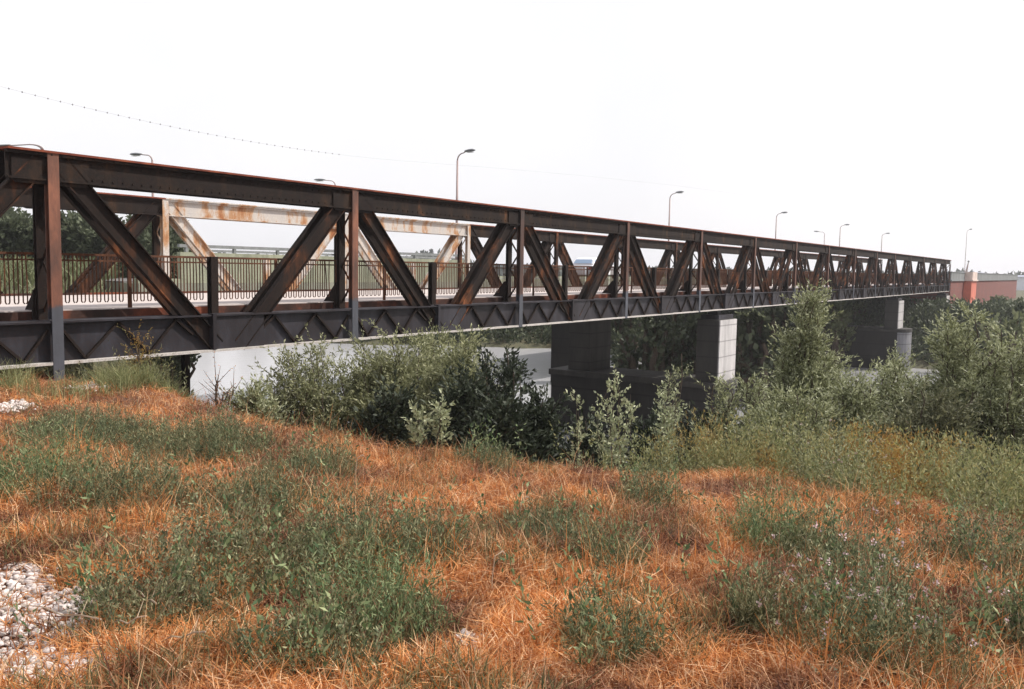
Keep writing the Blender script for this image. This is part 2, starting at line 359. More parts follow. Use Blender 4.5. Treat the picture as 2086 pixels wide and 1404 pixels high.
# ------------------------------------------------------------------ the truss bridge
BR = empty('truss_bridge'); tag(BR, 'long rusty steel truss bridge crossing the river in front of the road bridge', 'bridge')
HT = 3.02; WF = 6.23; D = .37
X0, X1 = -3.0, 87.0
def truss(Y, s, far):
    """Y of the outer (near truss) or road side (far truss) face seen from the camera; the other face lies at Y + D."""
    def mt(x, kind):
        if far and 6.0 <= x <= 18.2: return M_WHITE
        return {'chord': M_CHORD, 'diag': M_DIAG, 'post': M_POST if not far else M_DIAG}[kind]
    Yi = Y + D
    # top chord
    for a, b_ in ((-.75, 6.0), (6.0, 18.0), (18.0, 87.1)) if far else ((-.62, 87.1),):
        m = MB()
        cp_ = MB(); cp_.box((a, Y-.06, HT-.03), (b_, Yi+.06, HT))
        m.box((a+.003, Y+.035, HT-.39), (b_-.003, Y+.06, HT-.033))      # near web
        m.box((a+.003, Yi-.06, HT-.39), (b_-.003, Yi-.035, HT-.033))
        for y0 in (Y-.02, Yi-.058):
            m.box((a+.006, y0, HT-.42), (b_-.006, y0+.078, HT-.393))
        m.box((a+.004, Y-.03, HT-.075), (b_-.004, Y+.033, HT-.034))
        if not far:
            for k_ in range(int(24/.16)):
                xr = -.5+k_*.16
                for zr, yr in ((HT-.055, Y-.03), (HT-.13, Y+.035), (HT-.35, Y+.035)): m.box((xr-.012, yr-.012, zr-.012), (xr+.012, yr-.001, zr+.012))
        tc = m.build('top_chord', M_WHITE if far and a == 6.0 else M_CHORD, BR)
        cp_.build('cover_plate', M_COVER if not (far and a == 6.0) else M_WHITE, tc)
        if far and a == 6.0: tc['label'] = 'white painted length of the far top chord with rust showing through'
        for n in range(0, 15):                                        # joint plates at the post heads
            x = 6.0*n
            if not (a-.1 <= x < b_-.01) or (far and n in (1, 3)): continue
            g = MB(); g.prism_xz([(x-.55, HT-.40), (x-.50, HT-.47), (x+.50, HT-.47), (x+.55, HT-.40), (x+.55, HT-.12), (x-.55, HT-.12)], Y+.010, Y+.030)
            g.prism_xz([(x-.55, HT-.40), (x-.50, HT-.47), (x+.50, HT-.47), (x+.55, HT-.40), (x+.55, HT-.12), (x-.55, HT-.12)], Yi-.030, Yi-.010)
            g.build('gusset', mt(x, 'chord'), tc)
    # lower chord
    m = MB(); zb, zt = 0.0, .62
    m.box((X0, Y+.09, zb+.03), (X1, Y+.11, zt-.03)); m.box((X0, Yi-.11, zb+.03), (X1, Yi-.09, zt-.03))
    lc = m.build('lower_chord', M_GREY, BR)
    m = MB(); m.box((X0, Y-.035, zb-.01), (X1, Y+.2, zb+.028)); m.box((X0, Yi-.2, zb-.01), (X1, Yi+.035, zb+.028))
    m.build('bottom_flange', M_FLANGE, lc)
    m = MB(); m.box((X0, Y-.02, zt-.028), (X1, Y+.2, zt)); m.box((X0, Yi-.2, zt-.028), (X1, Yi+.02, zt))
    m.build('upper_flange', M_GREY, lc)
    for n in range(-1, 15):
        for base, sg in ((6.0*n, 1), (6.0*n+6.0, -1)):
            m = MB()
            pts = [(.10, .50), (.45, .05), (.98, .56), (1.5, .05), (1.98, .56), (2.3, .30)]
            for (xa, za), (xb, zb_) in zip(pts[:-1], pts[1:]):
                if base + sg*xa < X0 or base+sg*xb < X0 or max(base+sg*xa, base+sg*xb) > X1: continue
                m.bar((base+sg*xa, Y+.055, za), (base+sg*xb, Y+.055, zb_), .036, .05, (0, 1, 0))
            if m.v: m.build('web_stiffener', M_LEGIN, lc)
    for n in range(-1, 15):
        x = 6.0*n+3
        if x > X1: continue
        g = MB(); a_ = x-.30; b_ = min(x+.75, X1)
        g.box((a_, Y+.02, .03), (b_, Y+.045, .585)); g.box((a_, Yi-.045, .03), (b_, Yi-.02, .585))
        g.box((a_-.07, Y-.045, .032), (a_-.002, Y+.088, .64))
        g.build('splice_plate', M_GREY, lc)
    # posts: two legs tied by lacing
    for n in range(0, 16):
        x = 6.0*n if n < 15 else 87.0
        p = MB(); hw = .08
        for y0, y1, zlo in ((Y-.04, Y-.022, -.36 if n == 0 and not far else -.015), ):
            p.box((x-hw, y0, zlo), (x+hw, y1, HT-.032))
        p.box((x-.012, Y-.0215, .63), (x+.012, Y+.06, HT-.45))
        p.box((x-hw, Y+.0605, .64), (x+hw, Y+.073, HT-.10))
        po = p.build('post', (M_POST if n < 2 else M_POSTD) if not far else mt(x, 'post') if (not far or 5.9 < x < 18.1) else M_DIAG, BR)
        q = MB()
        q.box((x-.08, Yi-.045, -.05), (x+.08, Yi-.03, HT-.40)); q.box((x-.08, Yi+.024, -.05), (x+.08, Yi+.04, HT-.10)); q.box((x-.012, Yi-.0295, -.05), (x+.012, Yi+.0235, HT-.40))
        q.build('inner_leg', M_LEGIN if not far else M_DIAG, po)
        l = MB(); zz = np.linspace(.75, HT-.45, 6)
        for i in range(5):
            ya, yb = (Y+.07, Yi-.04) if i % 2 else (Yi-.04, Y+.07)
            l.bar((x, ya, zz[i]), (x, yb, zz[i+1]), .04, .012, (1, 0, 0))
        l.build('lacing', mt(x, 'diag'), po)
        if not far:                                                   # flared foot on the road side
            k = MB(); k.prism_xz([(x-.10, -.04), (x+.10, -.04), (x+.12, .7), (x+.10, 1.06), (x-.10, 1.06), (x-.12, .7)], Yi+.043, Yi+.075)
            k.add([(x-.012, Yi+.076, .0), (x-.012, Yi+.60, .0), (x-.012, Yi+.60, .62), (x-.012, Yi+.12, 1.15), (x-.012, Yi+.076, 1.15),
                   (x+.012, Yi+.076, .0), (x+.012, Yi+.60, .0), (x+.012, Yi+.60, .62), (x+.012, Yi+.12, 1.15), (x+.012, Yi+.076, 1.15)],
                  [(0, 1, 2, 3, 4), (9, 8, 7, 6, 5)] + [(i, i+5, (i+1) % 5+5, (i+1) % 5) for i in range(5)])
            k.build('foot_bracket', M_LEGIN, po)
    # diagonals: H section
    for n in range(-1, 15):
        for sg in (1, -1):
            xt = 6.0*n if sg > 0 else 6.0*(n+1)
            if xt < 0 or xt > 84.1 or (sg < 0 and xt > 84.1): continue
            a = Vector((xt+sg*.10, 0, 2.90)); b_ = Vector((xt+sg*2.78, 0, .07))
            if b_.x > X1+.1: continue
            d = (b_-a).normalized(); c = Vector((-d.z, 0, d.x))
            m = MB(); W2 = .125
            m.bar(a+Vector((0, Y+.075, 0)), b_+Vector((0, Y+.075, 0)), 2*W2-.02, .012, (0, 1, 0))
            m.bar(a+Vector((0, Yi-.075, 0)), b_+Vector((0, Yi-.075, 0)), 2*W2-.02, .012, (0, 1, 0))
            for k in (-1, 1):
                o = c*(k*W2); ym = (Y+Yi)/2
                m.bar(a+o+Vector((0, Y+.06, 0)), b_+o+Vector((0, Y+.06, 0)), .02, .10 if not far else .09, (0, 1, 0))
                m.bar(a+o+Vector((0, Yi-.06, 0)), b_+o+Vector((0, Yi-.06, 0)), .02, .10 if not far else .09, (0, 1, 0))
            mid = (a.x+b_.x)/2
            m.build('diagonal', M_WHITE if far and 6.0 <= mid <= 18 else M_DIAG, BR)
            if sg > 0 or True:
                pass
    # last post gets its own half bay; stub posts at the lower joints
    for n in range(-1, 15):
        x = 6.0*n+3.0
        if x > X1: continue
        s_ = MB()
        if not far:
            s_.box((x-.07, Yi+.02, .0), (x+.07, Yi+.035, 1.60)); s_.box((x-.011, Yi+.0352, .0), (x+.011, Yi+.13, 1.60)); s_.box((x-.07, Yi+.1305, .0), (x+.07, Yi+.145, 1.60))
            s_.build('stub_post', M_LEGIN, BR)
        else:
            s_.box((x-.07, Y-.105, .0), (x+.07, Y-.09, 1.6)); s_.box((x-.011, Y-.0895, .0), (x+.011, Y-.02, 1.6)); s_.box((x-.07, Y-.0195, .0), (x+.07, Y-.005, 1.6))
            s_.build('stub_post', M_WHITE if 6 <= x <= 18 else M_DIAG, BR)
truss(0, 1, False)
truss(WF, 1, True)

# deck, edge beams, floor beams
YD0, YD1 = .56, WF-.16
m = MB(); m.box((X0-6, YD0-.02, .66), (X1, YD1, .75)); m.build('deck', M_DECK, BR)
m = MB(); m.box((X0-6, YD0-.055, .58), (X1, YD0-.023, .735)); m.build('edge_beam', M_EDGE, BR)
m = MB(); m.box((X0-6, YD1+.003, .58), (X1, YD1+.04, .80)); m.build('edge_beam', M_EDGE, BR)
for n in range(-1, 30):
    x = 3.0*n
    if x > X1 or x < X0: continue
    m = MB(); m.box((x-.1, D+.15, .07), (x+.1, WF-.12, .10)); m.box((x-.012, D+.15, .1002), (x+.012, WF-.12, .55)); m.box((x-.1, D+.15, .5502), (x+.1, WF-.12, .575)); m.build('floor_beam', M_LEGIN, BR)
m = MB()
for y in (1.3, 2.5, 3.7, 4.9): m.box((X0, y-.05, .577), (X1, y+.05, .658))
m.build('stringer', M_LEGIN, BR)

# railing of looped iron bars on the near edge of the deck
YR = .60
ZT, ZB = 1.60, .85
RL = MB(); RL.box((X0-6, YR-.02, ZT-.035), (X1, YR+.02, ZT)); RL.box((X0-6, YR-.008, ZT-.12), (X1, YR+.008, ZT-.095))
rail = RL.build('railing', M_RAILRUST, BR); rail['label'] = 'rusty railing with looped bar ends'
nb = 22
def panel(x0, x1):
    m = MB(); pitch = (x1-x0)/(nb+1)
    for i in range(0, nb, 2):
        xa, xb = x0+pitch*(i+1), x0+pitch*(i+2)
        rj = random.uniform(-.012, .012); rr_ = (xb-xa)/2
        arc = [((xa+xb)/2 - rr_*math.cos(t), YR, ZB+rr_ - rr_*1.1*math.sin(t)) for t in np.linspace(0, math.pi, 7)]
        bend = random.random() < .05
        top_a = (xa+(random.uniform(-.06, .06) if bend else 0), YR, ZT-.03)
        midx = random.uniform(-.05, .05) if bend else 0
        pts = [top_a, (xa+midx, YR, 1.25)] + arc + [(xb+midx*.5, YR, 1.25), (xb+rj, YR, ZT-.03)]
        m.tube(pts, .0105, 5)
        if i+2 < nb:
            xc = xb; 
    m.build('baluster_panel', M_RAILRUST, rail)
x = X0-3
while x < X1-1:
    panel(x+.03, x+1.47); panel(x+1.53, x+2.97)
    p = MB(); p.box((x+1.5-.03, YR-.052, .50), (x+1.5+.03, YR-.021, ZT-.036)); p.build('railing_post', M_RAILRUST, rail)
    x += 3.0

# ------------------------------------------------------------------ piers
def pier(x, ztop, zf, yf0, yf1, label, footing=True):
    e = empty('bridge_pier', (x, 3.2, -7)); tag(e, label, 'bridge pier', 'concrete piers of the truss bridge')
    def P(m, nm, mt, bev=.02):
        for i, v in enumerate(m.v): m.v[i] = (v[0]-x, v[1]-3.2, v[2]+7)
        o = m.build(nm, mt, e, bevel=bev); return o
    for yc, w_ in ((.42, .8), (WF+.0, .95)):
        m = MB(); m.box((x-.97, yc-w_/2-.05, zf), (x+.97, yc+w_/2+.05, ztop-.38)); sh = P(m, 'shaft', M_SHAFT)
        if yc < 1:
            m = MB(); m.box((x-.93, yc-w_/2-.10, zf+.002), (x+.93, yc-w_/2-.052, ztop-.40)); fc = P(m, 'sunlit_face', M_PIER, .005); fc.parent = sh  # thin slab added so the near face looks sunlit by its colour
        m = MB(); m.box((x-.80, yc-w_/2+.02, ztop-.378), (x+.80, yc+w_/2-.02, ztop-.2)); m.box((x-.5, yc-.2, ztop-.199), (x-.1, yc+.2, ztop-.012)); P(m, 'bearing', M_GREY, .005)
    if footing:
        n = 10; out = [(x-1.15, yf1), (x+1.15, yf1)]
        out += [(x+1.15*math.cos(t), yf0-1.0*math.sin(t)*.7) for t in np.linspace(0, math.pi, n)]
        k = len(out)
        m = MB(); m.add([(a, b, -7) for a, b in out]+[(a, b, zf-.25) for a, b in out], [tuple(range(k)), tuple(range(2*k-1, k-1, -1))]+[(i, i+k, (i+1) % k+k, (i+1) % k) for i in range(k)])
        P(m, 'footing', M_FOOT)
        if x == 63:  # paler shell over the footing, sunlight on the nose put into its colour
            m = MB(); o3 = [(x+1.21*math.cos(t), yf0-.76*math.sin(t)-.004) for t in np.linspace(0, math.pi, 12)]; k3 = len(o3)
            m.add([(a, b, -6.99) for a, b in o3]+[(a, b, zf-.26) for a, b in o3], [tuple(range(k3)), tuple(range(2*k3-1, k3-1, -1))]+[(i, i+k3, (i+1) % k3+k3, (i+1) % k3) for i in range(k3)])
            P(m, 'added_nose_shell', concrete('sunlit nose masonry', (.12, .12, .13), (.24, .24, .26), .8, 1.4), 0)
        out2 = [(x+(a-x)*1.08, (b-3.2)*1.02+3.2) for a, b in out]
        m = MB(); m.add([(a, b, zf-.249) for a, b in out2]+[(a, b, zf-.003) for a, b in out2], [tuple(range(k)), tuple(range(2*k-1, k-1, -1))]+[(i, i+k, (i+1) % k+k, (i+1) % k) for i in range(k)])
        P(m, 'cap_slab', M_SHAFT)
    return e
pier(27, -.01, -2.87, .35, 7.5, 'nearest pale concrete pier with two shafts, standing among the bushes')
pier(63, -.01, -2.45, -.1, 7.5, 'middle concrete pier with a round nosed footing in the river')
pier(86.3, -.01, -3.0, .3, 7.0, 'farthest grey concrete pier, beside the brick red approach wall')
# low steel posts under the deck
for (x_, y_, lab) in ((float(onY(378, 740, 4.0)[0]), 4.0, 'dark steel prop under the truss bridge at the left bank'), (53.5, 6.0, 'grey steel prop under the truss bridge behind the tall willow')):
    m = MB(); zz = min(H(x_, y_), -1.2)-.4
    q_ = .065 if x_ < 20 else .16; m.box((-q_, -q_, 0), (q_, -q_+.015, .05-zz)); m.box((-q_, q_-.015, 0), (q_, q_, .05-zz)); m.box((-.012, -q_+.0155, 0), (.012, q_-.0155, .05-zz)); m.box((-.25, -.25, -.1), (.25, .25, -.002))
    o = m.build('steel_prop', M_LEGIN); o.location = (x_, y_, zz); tag(o, lab, 'steel prop')

# approach wall of brick red masonry at the far end
e = empty('approach_wall', (88, 0, -3)); tag(e, 'brick red approach wall with a grey parapet at the far end of the truss bridge', 'wall')
def PA(m, nm, mt, **k):
    for i, v in enumerate(m.v): m.v[i] = (v[0]-88, v[1], v[2]+3)
    o = m.build(nm, mt, e, **k); return o
m = MB(); m.box((88, 0, -3), (166, 6.6, .98)); PA(m, 'masonry', M_BRICK)
m = MB(); m.box((87.6, -.12, .983), (166.3, 6.7, 1.12)); m.box((87.7, -.05, 1.122), (166.2, .3, 1.84)); m.box((87.65, -.1, 1.842), (166.25, .35, 1.92)); PA(m, 'parapet', concrete('grey parapet', (.13, .14, .14), (.24, .25, .26), .8))
m = MB(); m.box((97.5, -.75, -1.35), (101.8, -.003, .98)); PA(m, 'pilaster', plain('salmon render', (.55, .15, .10), .8, 0, .15, 1))
m = MB(); m.box((97.3, -.95, -1.75), (102, -.003, -1.353)); m.box((97.6, -.8, 1.125), (101.7, -.055, 1.95)); m.box((97.3, -.9, .983), (102, -.123, 1.12)); PA(m, 'pilaster_trim', plain('pale stone trim', (.62, .50, .45), .8, 0, .15, 2))

# ------------------------------------------------------------------ the road bridge behind
e2 = empty('road_bridge', (30, 18, 0)); tag(e2, 'olive concrete road bridge with a grey guard rail behind the truss bridge', 'bridge')
def PB(m, nm, mt, **k):
    for i, v in enumerate(m.v): m.v[i] = (v[0]-30, v[1]-18, v[2])
    return m.build(nm, mt, e2, **k)
RY0, RY1 = 13.6, 22.4
m = MB(); m.box((10, RY0, .05), (215, RY1, .80)); PB(m, 'deck', M_ROADC)
m = MB(); m.box((10, RY0+.9, .802), (215, RY1-.9, .85)); PB(m, 'road_surface', M_ASPH)
M_PAR = concrete('lichen stained parapet', (.17, .185, .13), (.36, .37, .27), 1.1)
for y, xs_, xe_ in ((RY0+.15, 11.6, 27.7), (RY1-.15, 17.7, 38.9)):
    m = MB(); m.box((10, y-.12, .803), (215, y+.12, .95)); m.box((xs_, y-.09, .952), (xe_, y+.09, 1.86)); g = PB(m, 'parapet', M_PAR)
    m = MB(); m.box((xs_, y-.06, 2.02), (xe_, y+.06, 2.13)); tr_ = PB(m, 'top_rail', M_DKRAIL); tr_.parent = g
    xx = xs_+.3
    while xx < xe_:
        m = MB(); m.box((xx-.05, y-.05, 1.862), (xx+.05, y+.05, 2.018)); xx += 2.0
        o = PB(m, 'rail_post', M_DKRAIL); o.parent = g
for px_ in (39.5, 75, 112, 150, 190):
    m = MB(); m.box((px_-.5, RY0+.6, -7.2), (px_+.5, RY0+2, -.35)); m.box((px_-.6, RY0+.2, -.348), (px_+.6, RY1-.2, .048)); PB(m, 'road_pier', M_FOOT)

# ------------------------------------------------------------------ street lamps on the road bridge
def lamp_proto(nm, h, zbase, sgn, L, hs):
    r_ = empty(nm)
    m = MB(); m.tube([(0, 0, 0), (0, 0, .02), (0, 0, h*.5), (0, 0, h-.45)], [.10, .07, .06, .045], 8)
    m.lathe([(.17, 0), (.17, .35), (.12, .4)], n=8); m.build('pole', M_POLE, r_, smooth=True)
    m = MB()
    pts = [(0, 0, h-.46)] + [(0, sgn*(.42-.42*math.cos(t))*min(1, L/.6), h-.46+.46*math.sin(t)) for t in np.linspace(.2, math.pi/2, 6)] + [(0, sgn*L, h+.08)]
    m.tube(pts, .034, 7); m.build('arm', M_POLE, r_, smooth=True)
    m = MB(); k = []
    for s_, w_, t_ in ((0, .06, .05), (.12*hs, .12, .08), (.35*hs, .15, .11), (.62*hs, .14, .10), (.78*hs, .07, .05)):
        for j in range(10):
            a = 2*math.pi*j/10; m.v.append((w_*math.cos(a), sgn*(L+s_-.05), h+.1+.03*s_/.78*1.5 + t_*math.sin(a)*(1 if math.sin(a) > 0 else .6)))
    for i in range(4):
        for j in range(10): m.f.append((i*10+j, i*10+(j+1) % 10, (i+1)*10+(j+1) % 10, (i+1)*10+j))
    m.f.append(tuple(range(10))[::-1]); m.f.append(tuple(range(40, 50)))
    hd = m.build('lamp_head', M_HEAD, r_, smooth=True)
    m = MB(); m.box((-.09, min(sgn*(L+.12*hs), sgn*(L+.58*hs)), h+.008), (.09, max(sgn*(L+.12*hs), sgn*(L+.58*hs)), h+.04)); m.build('lens', M_LENS, hd)
    return r_
lampA = lamp_proto('street_lamp', 8.2, .85, 1, .85, 1.0); lampB = lamp_proto('street_lamp', 8.2, .85, -1, .5, .75)
labs = {310: 'street lamp above the left end of the top chord, its arm pointing left', 683: 'street lamp left of the second truss post, arm pointing left, only its top showing',
        86: 'street lamp cut by the left picture edge, its arm over the truss end', 932: 'tallest looking street lamp with its arm pointing right over the third truss bay',
        1365: 'street lamp with its arm pointing right, next to the right of the tallest one', 1582: 'street lamp above the bridge middle, arm pointing right, second past the tallest one',
        1712: 'small distant street lamp, third to the right of the tallest one', 1797: 'small distant street lamp, fourth to the right of the tallest one',
        1680: 'faint far street lamp just left of the third distant one', 1970: 'lone street lamp beyond the far end of the truss bridge'}
first = {}
for px_, py_, row, Yl in ((86, 294, 'A', 22.1), (310, 318, 'A', 22.1), (683, 370, 'A', 22.1), (1680, 474, 'A', 22.1),
                          (932, 316, 'B', 13.9), (1365, 397, 'B', 13.9), (1582, 437, 'B', 13.9), (1712, 461, 'B', 13.9), (1797, 478, 'B', 13.9), (1970, 470, 'B', 13.9)):
    P = onY(px_, py_, Yl); src = lampA if row == 'A' else lampB
    o = src if row not in first else copy_tree(src); first[row] = 1
    o.location = (P[0], Yl, .85); hz = P[2]-.85; o.scale = (1, 3.1 if px_ == 86 else 1, hz/8.1)
    tag(o, labs[px_], 'street lamp', 'street lamps along the road bridge')

# ------------------------------------------------------------------ the car
def car():
    P = onZ(1214, 569, .85); Yc = 15.6; X = CAM[0] + (P[0]-CAM[0])*(Yc-CAM[1])/(P[1]-CAM[1])
    r_ = empty('car', (X, Yc, .85)); tag(r_, 'silver hatchback car driving over the road bridge behind the truss', 'car')
    Mb = plain('silver car paint', (.80, .78, .80), .3, .0, .03); Mg = plain('bluish car glass', (.30, .40, .55), .08, 0, .05); Mt = plain('black tyre', (.02, .02, .02), .8); Mr = plain('wheel rim', (.45, .45, .46), .3, .6)
    W2 = .82
    prof = [(-2.0, .30), (-2.05, .62), (-1.98, .88), (-1.75, 1.0), (-1.45, 1.02), (1.05, .98), (1.75, .86), (2.0, .70), (2.03, .32)]
    m = MB(); m.prism_xz(prof, -W2, W2); m.build('body', Mb, r_, bevel=.06)
    g = [(-1.85, .99), (-1.62, 1.30), (-1.30, 1.43), (-.1, 1.46), (.35, 1.36), (1.12, .985)]
    def loft(pts, y0, y1, top): return pts
    m = MB(); n = len(g)
    vs = []
    for s_ in (-1, 1):
        for x_, z_ in g: vs.append((x_, s_*(W2-.04-(z_-.98)*.32), z_))
    m.add(vs, [tuple(range(n)), tuple(range(2*n-1, n-1, -1))]+[(i, i+n, (i+1) % n+n, (i+1) % n) for i in range(n)]); m.build('cabin', Mb, r_, bevel=.03)
    for s_ in (-1, 1):
        m = MB()
        for q in ([(-1.62, 1.03), (-1.48, 1.27), (-.92, 1.36), (-.92, 1.03)], [(-.84, 1.03), (-.84, 1.36), (-.08, 1.38), (-.08, 1.03)], [(0, 1.03), (0, 1.38), (.30, 1.30), (.86, 1.03)]):
            pv = [(x_, s_*(W2-.028-(z_-.98)*.32), z_) for x_, z_ in q]; pv2 = [(x_, y_-s_*.03, z_) for x_, y_, z_ in pv]
            m.add(pv+pv2, [(0, 1, 2, 3), (7, 6, 5, 4), (0, 4, 5, 1), (1, 5, 6, 2), (2, 6, 7, 3), (3, 7, 4, 0)])
        m.build('side_window', Mg, r_)
    m = MB(); m.add([(-1.80, -.66, 1.06), (-1.80, .66, 1.06), (-1.60, .58, 1.32), (-1.60, -.58, 1.32), (-1.75, -.66, 1.05), (-1.75, .66, 1.05), (-1.55, .58, 1.31), (-1.55, -.58, 1.31)],
                    [(0, 1, 2, 3), (7, 6, 5, 4), (0, 4, 5, 1), (1, 5, 6, 2), (2, 6, 7, 3), (3, 7, 4, 0)]); 
    for i, v in enumerate(m.v): m.v[i] = (v[0]-.055, v[1], v[2])
    m.build('rear_window', Mg, r_)
    m = MB(); pv = [(1.08, -.66, 1.03), (1.08, .66, 1.03), (.42, .58, 1.36), (.42, -.58, 1.36)]; m.add(pv+[(a+.03, b, c+.012) for a, b, c in pv], [(0, 1, 2, 3), (7, 6, 5, 4), (0, 4, 5, 1), (1, 5, 6, 2), (2, 6, 7, 3), (3, 7, 4, 0)]); m.build('windscreen', Mg, r_)
    for x_ in (-1.28, 1.3):
        for s_ in (-1, 1):
            m = MB(); m.lathe([(.22, -.1), (.30, -.09), (.31, 0), (.30, .09), (.22, .1)], (x_, s_*(W2-.08), .31), 18, 'y'); wh = m.build('wheel', Mt, r_, smooth=True)
            m = MB(); m.lathe([(.19, -.012), (.19, .012)], (x_, s_*(W2+.018), .31), 14, 'y'); m.build('rim', Mr, wh)
    for s_ in (-1, 1):
        m = MB(); m.box((1.93, s_*.62-.14, .62), (2.035, s_*.62+.14, .76)); m.build('headlight', M_LENS, r_)
        m = MB(); m.box((-2.055, s_*.66-.1, .66), (-1.95, s_*.66+.1, .88)); m.build('tail_light', plain('red lamp', (.4, .02, .02), .3), r_)
        m = MB(); m.box((.75, s_*(W2+.08)-.07, .98), (.87, s_*(W2+.08)+.07, 1.09)); m.build('wing_mirror', Mb, r_)
car()

# ------------------------------------------------------------------ overhead line with markers
pl = [(18, 181), (61, 192), (125, 208), (168, 218), (225, 230), (259, 238), (314, 250), (364, 261), (431, 275), (479, 284), (532, 293), (604, 303), (719, 317), (860, 331)]
Q = np.array([onY(a, b, 30) for a, b in pl]); cf = np.polyfit(Q[:, 0], Q[:, 2], 3)
e = empty('overhead_cable', (Q[0, 0], 30, 0)); tag(e, 'thin overhead cable with a row of small dark markers crossing the sky at upper left', 'cable')
xs = np.linspace(Q[0, 0]-12, Q[-1, 0], 60); sl_ = (np.polyval(cf, Q[-1, 0])-np.polyval(cf, Q[-1, 0]-3))/3
m = MB(); m.tube([(x_-Q[0, 0], 0, np.polyval(cf, x_)) for x_ in xs]+[(Q[-1, 0]+d_-Q[0, 0], 0, np.polyval(cf, Q[-1, 0])+sl_*d_*(1-d_/260)) for d_ in (10, 25, 45, 70)], .007, 4); m.build('wire', plain('grey thin wire', (.5, .5, .5), .6), e)
m = MB(); xk = Q[0, 0]-9.0
while xk < Q[-1, 0]-8:
    z_ = np.polyval(cf, xk); m.lathe([(.012, -.04), (.034, -.015), (.034, .015), (.012, .04)], (xk-Q[0, 0], 0, z_), 6); xk += .60
o = m.build('marker', plain('grey marker', (.22, .21, .22), .6), e); o['kind'] = 'stuff'
Pw = [onY(a, b, WF+.1) for a, b in ((30, 414), (42, 420), (54, 424), (75, 425), (88, 424))]
m = MB(); m.tube([p-Pw[0] for p in Pw], .012, 5); o = m.build('hanging_wire', M_WIRE); o.location = Pw[0]; tag(o, 'short wire sagging below the far top chord at the left edge', 'wire')

# ------------------------------------------------------------------ vegetation builders
def unit(v): return v/np.maximum(np.linalg.norm(v, axis=-1, keepdims=True), 1e-9)
def leaf_quads(P, Dv, L, Wd, rg):
    """rhombic leaves: base P, direction Dv, length L, width Wd"""
    n = len(P); rnd = unit(rg.normal(size=(n, 3))); side = unit(np.cross(Dv, rnd)); nor = np.cross(Dv, side)
    L = np.broadcast_to(np.asarray(L), (n,))[:, None]; Wd = np.broadcast_to(np.asarray(Wd), (n,))[:, None]
    mid = P + Dv*L*.45 + nor*L*.06
    V = np.stack([P, mid+side*Wd*.5, P+Dv*L, mid-side*Wd*.5], 1).reshape(-1, 3)
    return V, np.arange(4*n).reshape(n, 4)
def stems_crown(rg, h, rad, nst, ntw, nlf, L, Wd, tw_len, spread=.9, lean=(0, 0), droop=0, low=.15, up=.5, hmin=.55):
    """multi stemmed shrub: stems (for the trunk mesh) and leaf geometry"""
    stems = []; Vs = []; k = 0
    O = []; DD = []
    for i in range(nst):
        a = rg.uniform(0, 2*math.pi); rr_ = rad*math.sqrt(rg.uniform(.02, 1))*spread
        hh = h*rg.uniform(hmin, 1.0)*(1-.35*(rr_/rad)**2)
        if i < 2: rr_ *= .25; hh = h*(.97-.08*i)
        t = np.linspace(0, 1, 9)[:, None]; end = np.array([math.cos(a)*rr_+lean[0], math.sin(a)*rr_+lean[1], hh])
        base = np.array([math.cos(a)*.06*rad, math.sin(a)*.06*rad, 0])
        pts = base*(1-t) + np.concatenate([end[None, :2]*t**.8, end[2]*t], 1)
        pts[1:-1] += rg.normal(size=(7, 3))*.02*h; stems.append(pts)
        nt_ = max(3, int(ntw*(.6+.8*rg.random())))
        tt = rg.uniform(low, 1, nt_)**.8; ii = np.clip(tt*8, 0, 7.999); j = ii.astype(int); fr = (ii-j)[:, None]
        p = pts[j]*(1-fr)+pts[j+1]*fr; sdv = unit(pts[j+1]-pts[j])
        out = rg.normal(size=(nt_, 3)); out[:, 2] = np.abs(out[:, 2])*up - droop
        d = unit(sdv*.6 + unit(out)*.9)
        O.append(p); DD.append(d)
    O = np.concatenate(O); DD = np.concatenate(DD); T = len(O)
    ln = tw_len*rg.uniform(.5, 1.3, T)
    ts = np.linspace(.12, 1, nlf); Pl = O[:, None]+DD[:, None]*(ln[:, None]*ts)[..., None]
    Pl[..., 2] -= droop*.3*(ln[:, None]*ts**2)
    Pl = Pl.reshape(-1, 3) + rg.normal(size=(T*nlf, 3))*L*.15
    dl = unit(np.repeat(DD, nlf, 0)+rg.normal(size=(T*nlf, 3))*.55)
    V, F_ = leaf_quads(Pl, dl, L*rg.uniform(.6, 1.25, len(Pl)), Wd*rg.uniform(.7, 1.2, len(Pl)), rg)
    tw = list(zip(O, O+DD*ln[:, None]))
    return stems, tw, V, F_
def plant(name, label, cat, loc, h, rad, mt, seed, group=None, trunk_name='trunk', crown='crown', stem_r=.02, ntwig_show=0, bark=None, **k):
    rg = np.random.default_rng(seed); stems, tw, V, F_ = stems_crown(rg, h, rad, mt_dflt(k, 'nst', 12), mt_dflt(k, 'ntw', 30), mt_dflt(k, 'nlf', 16), **k)
    r_ = empty(name, loc); tag(r_, label, cat, group)
    np_mesh(crown, V, F_, mt, r_)
    m = MB()
    for s_ in stems: m.tube(s_, list(np.linspace(stem_r, stem_r*.25, len(s_))), 5, cap=False)
    for a, b in tw[::max(1, len(tw)//ntwig_show)] if ntwig_show else []: m.tube([a, b], [stem_r*.22, stem_r*.08], 3, cap=False)
    m.build(trunk_name, bark or M_BARK, r_, smooth=True)
    return r_
def mt_dflt(k, key, d):
    return k.pop(key, d)

def ground_at(x, y, zg=-.15):
    """world point on the terrain seen at photo pixel x, y (marching the ray)"""
    d = _f + _rr*(x-1043)/FPX + _uu*(702-y)/FPX
    t = 2.0
    while t < 120:
        p = CAM+d*t
        if p[2] < H(p[0], p[1]): return p
        t += .1
    return CAM+d*30

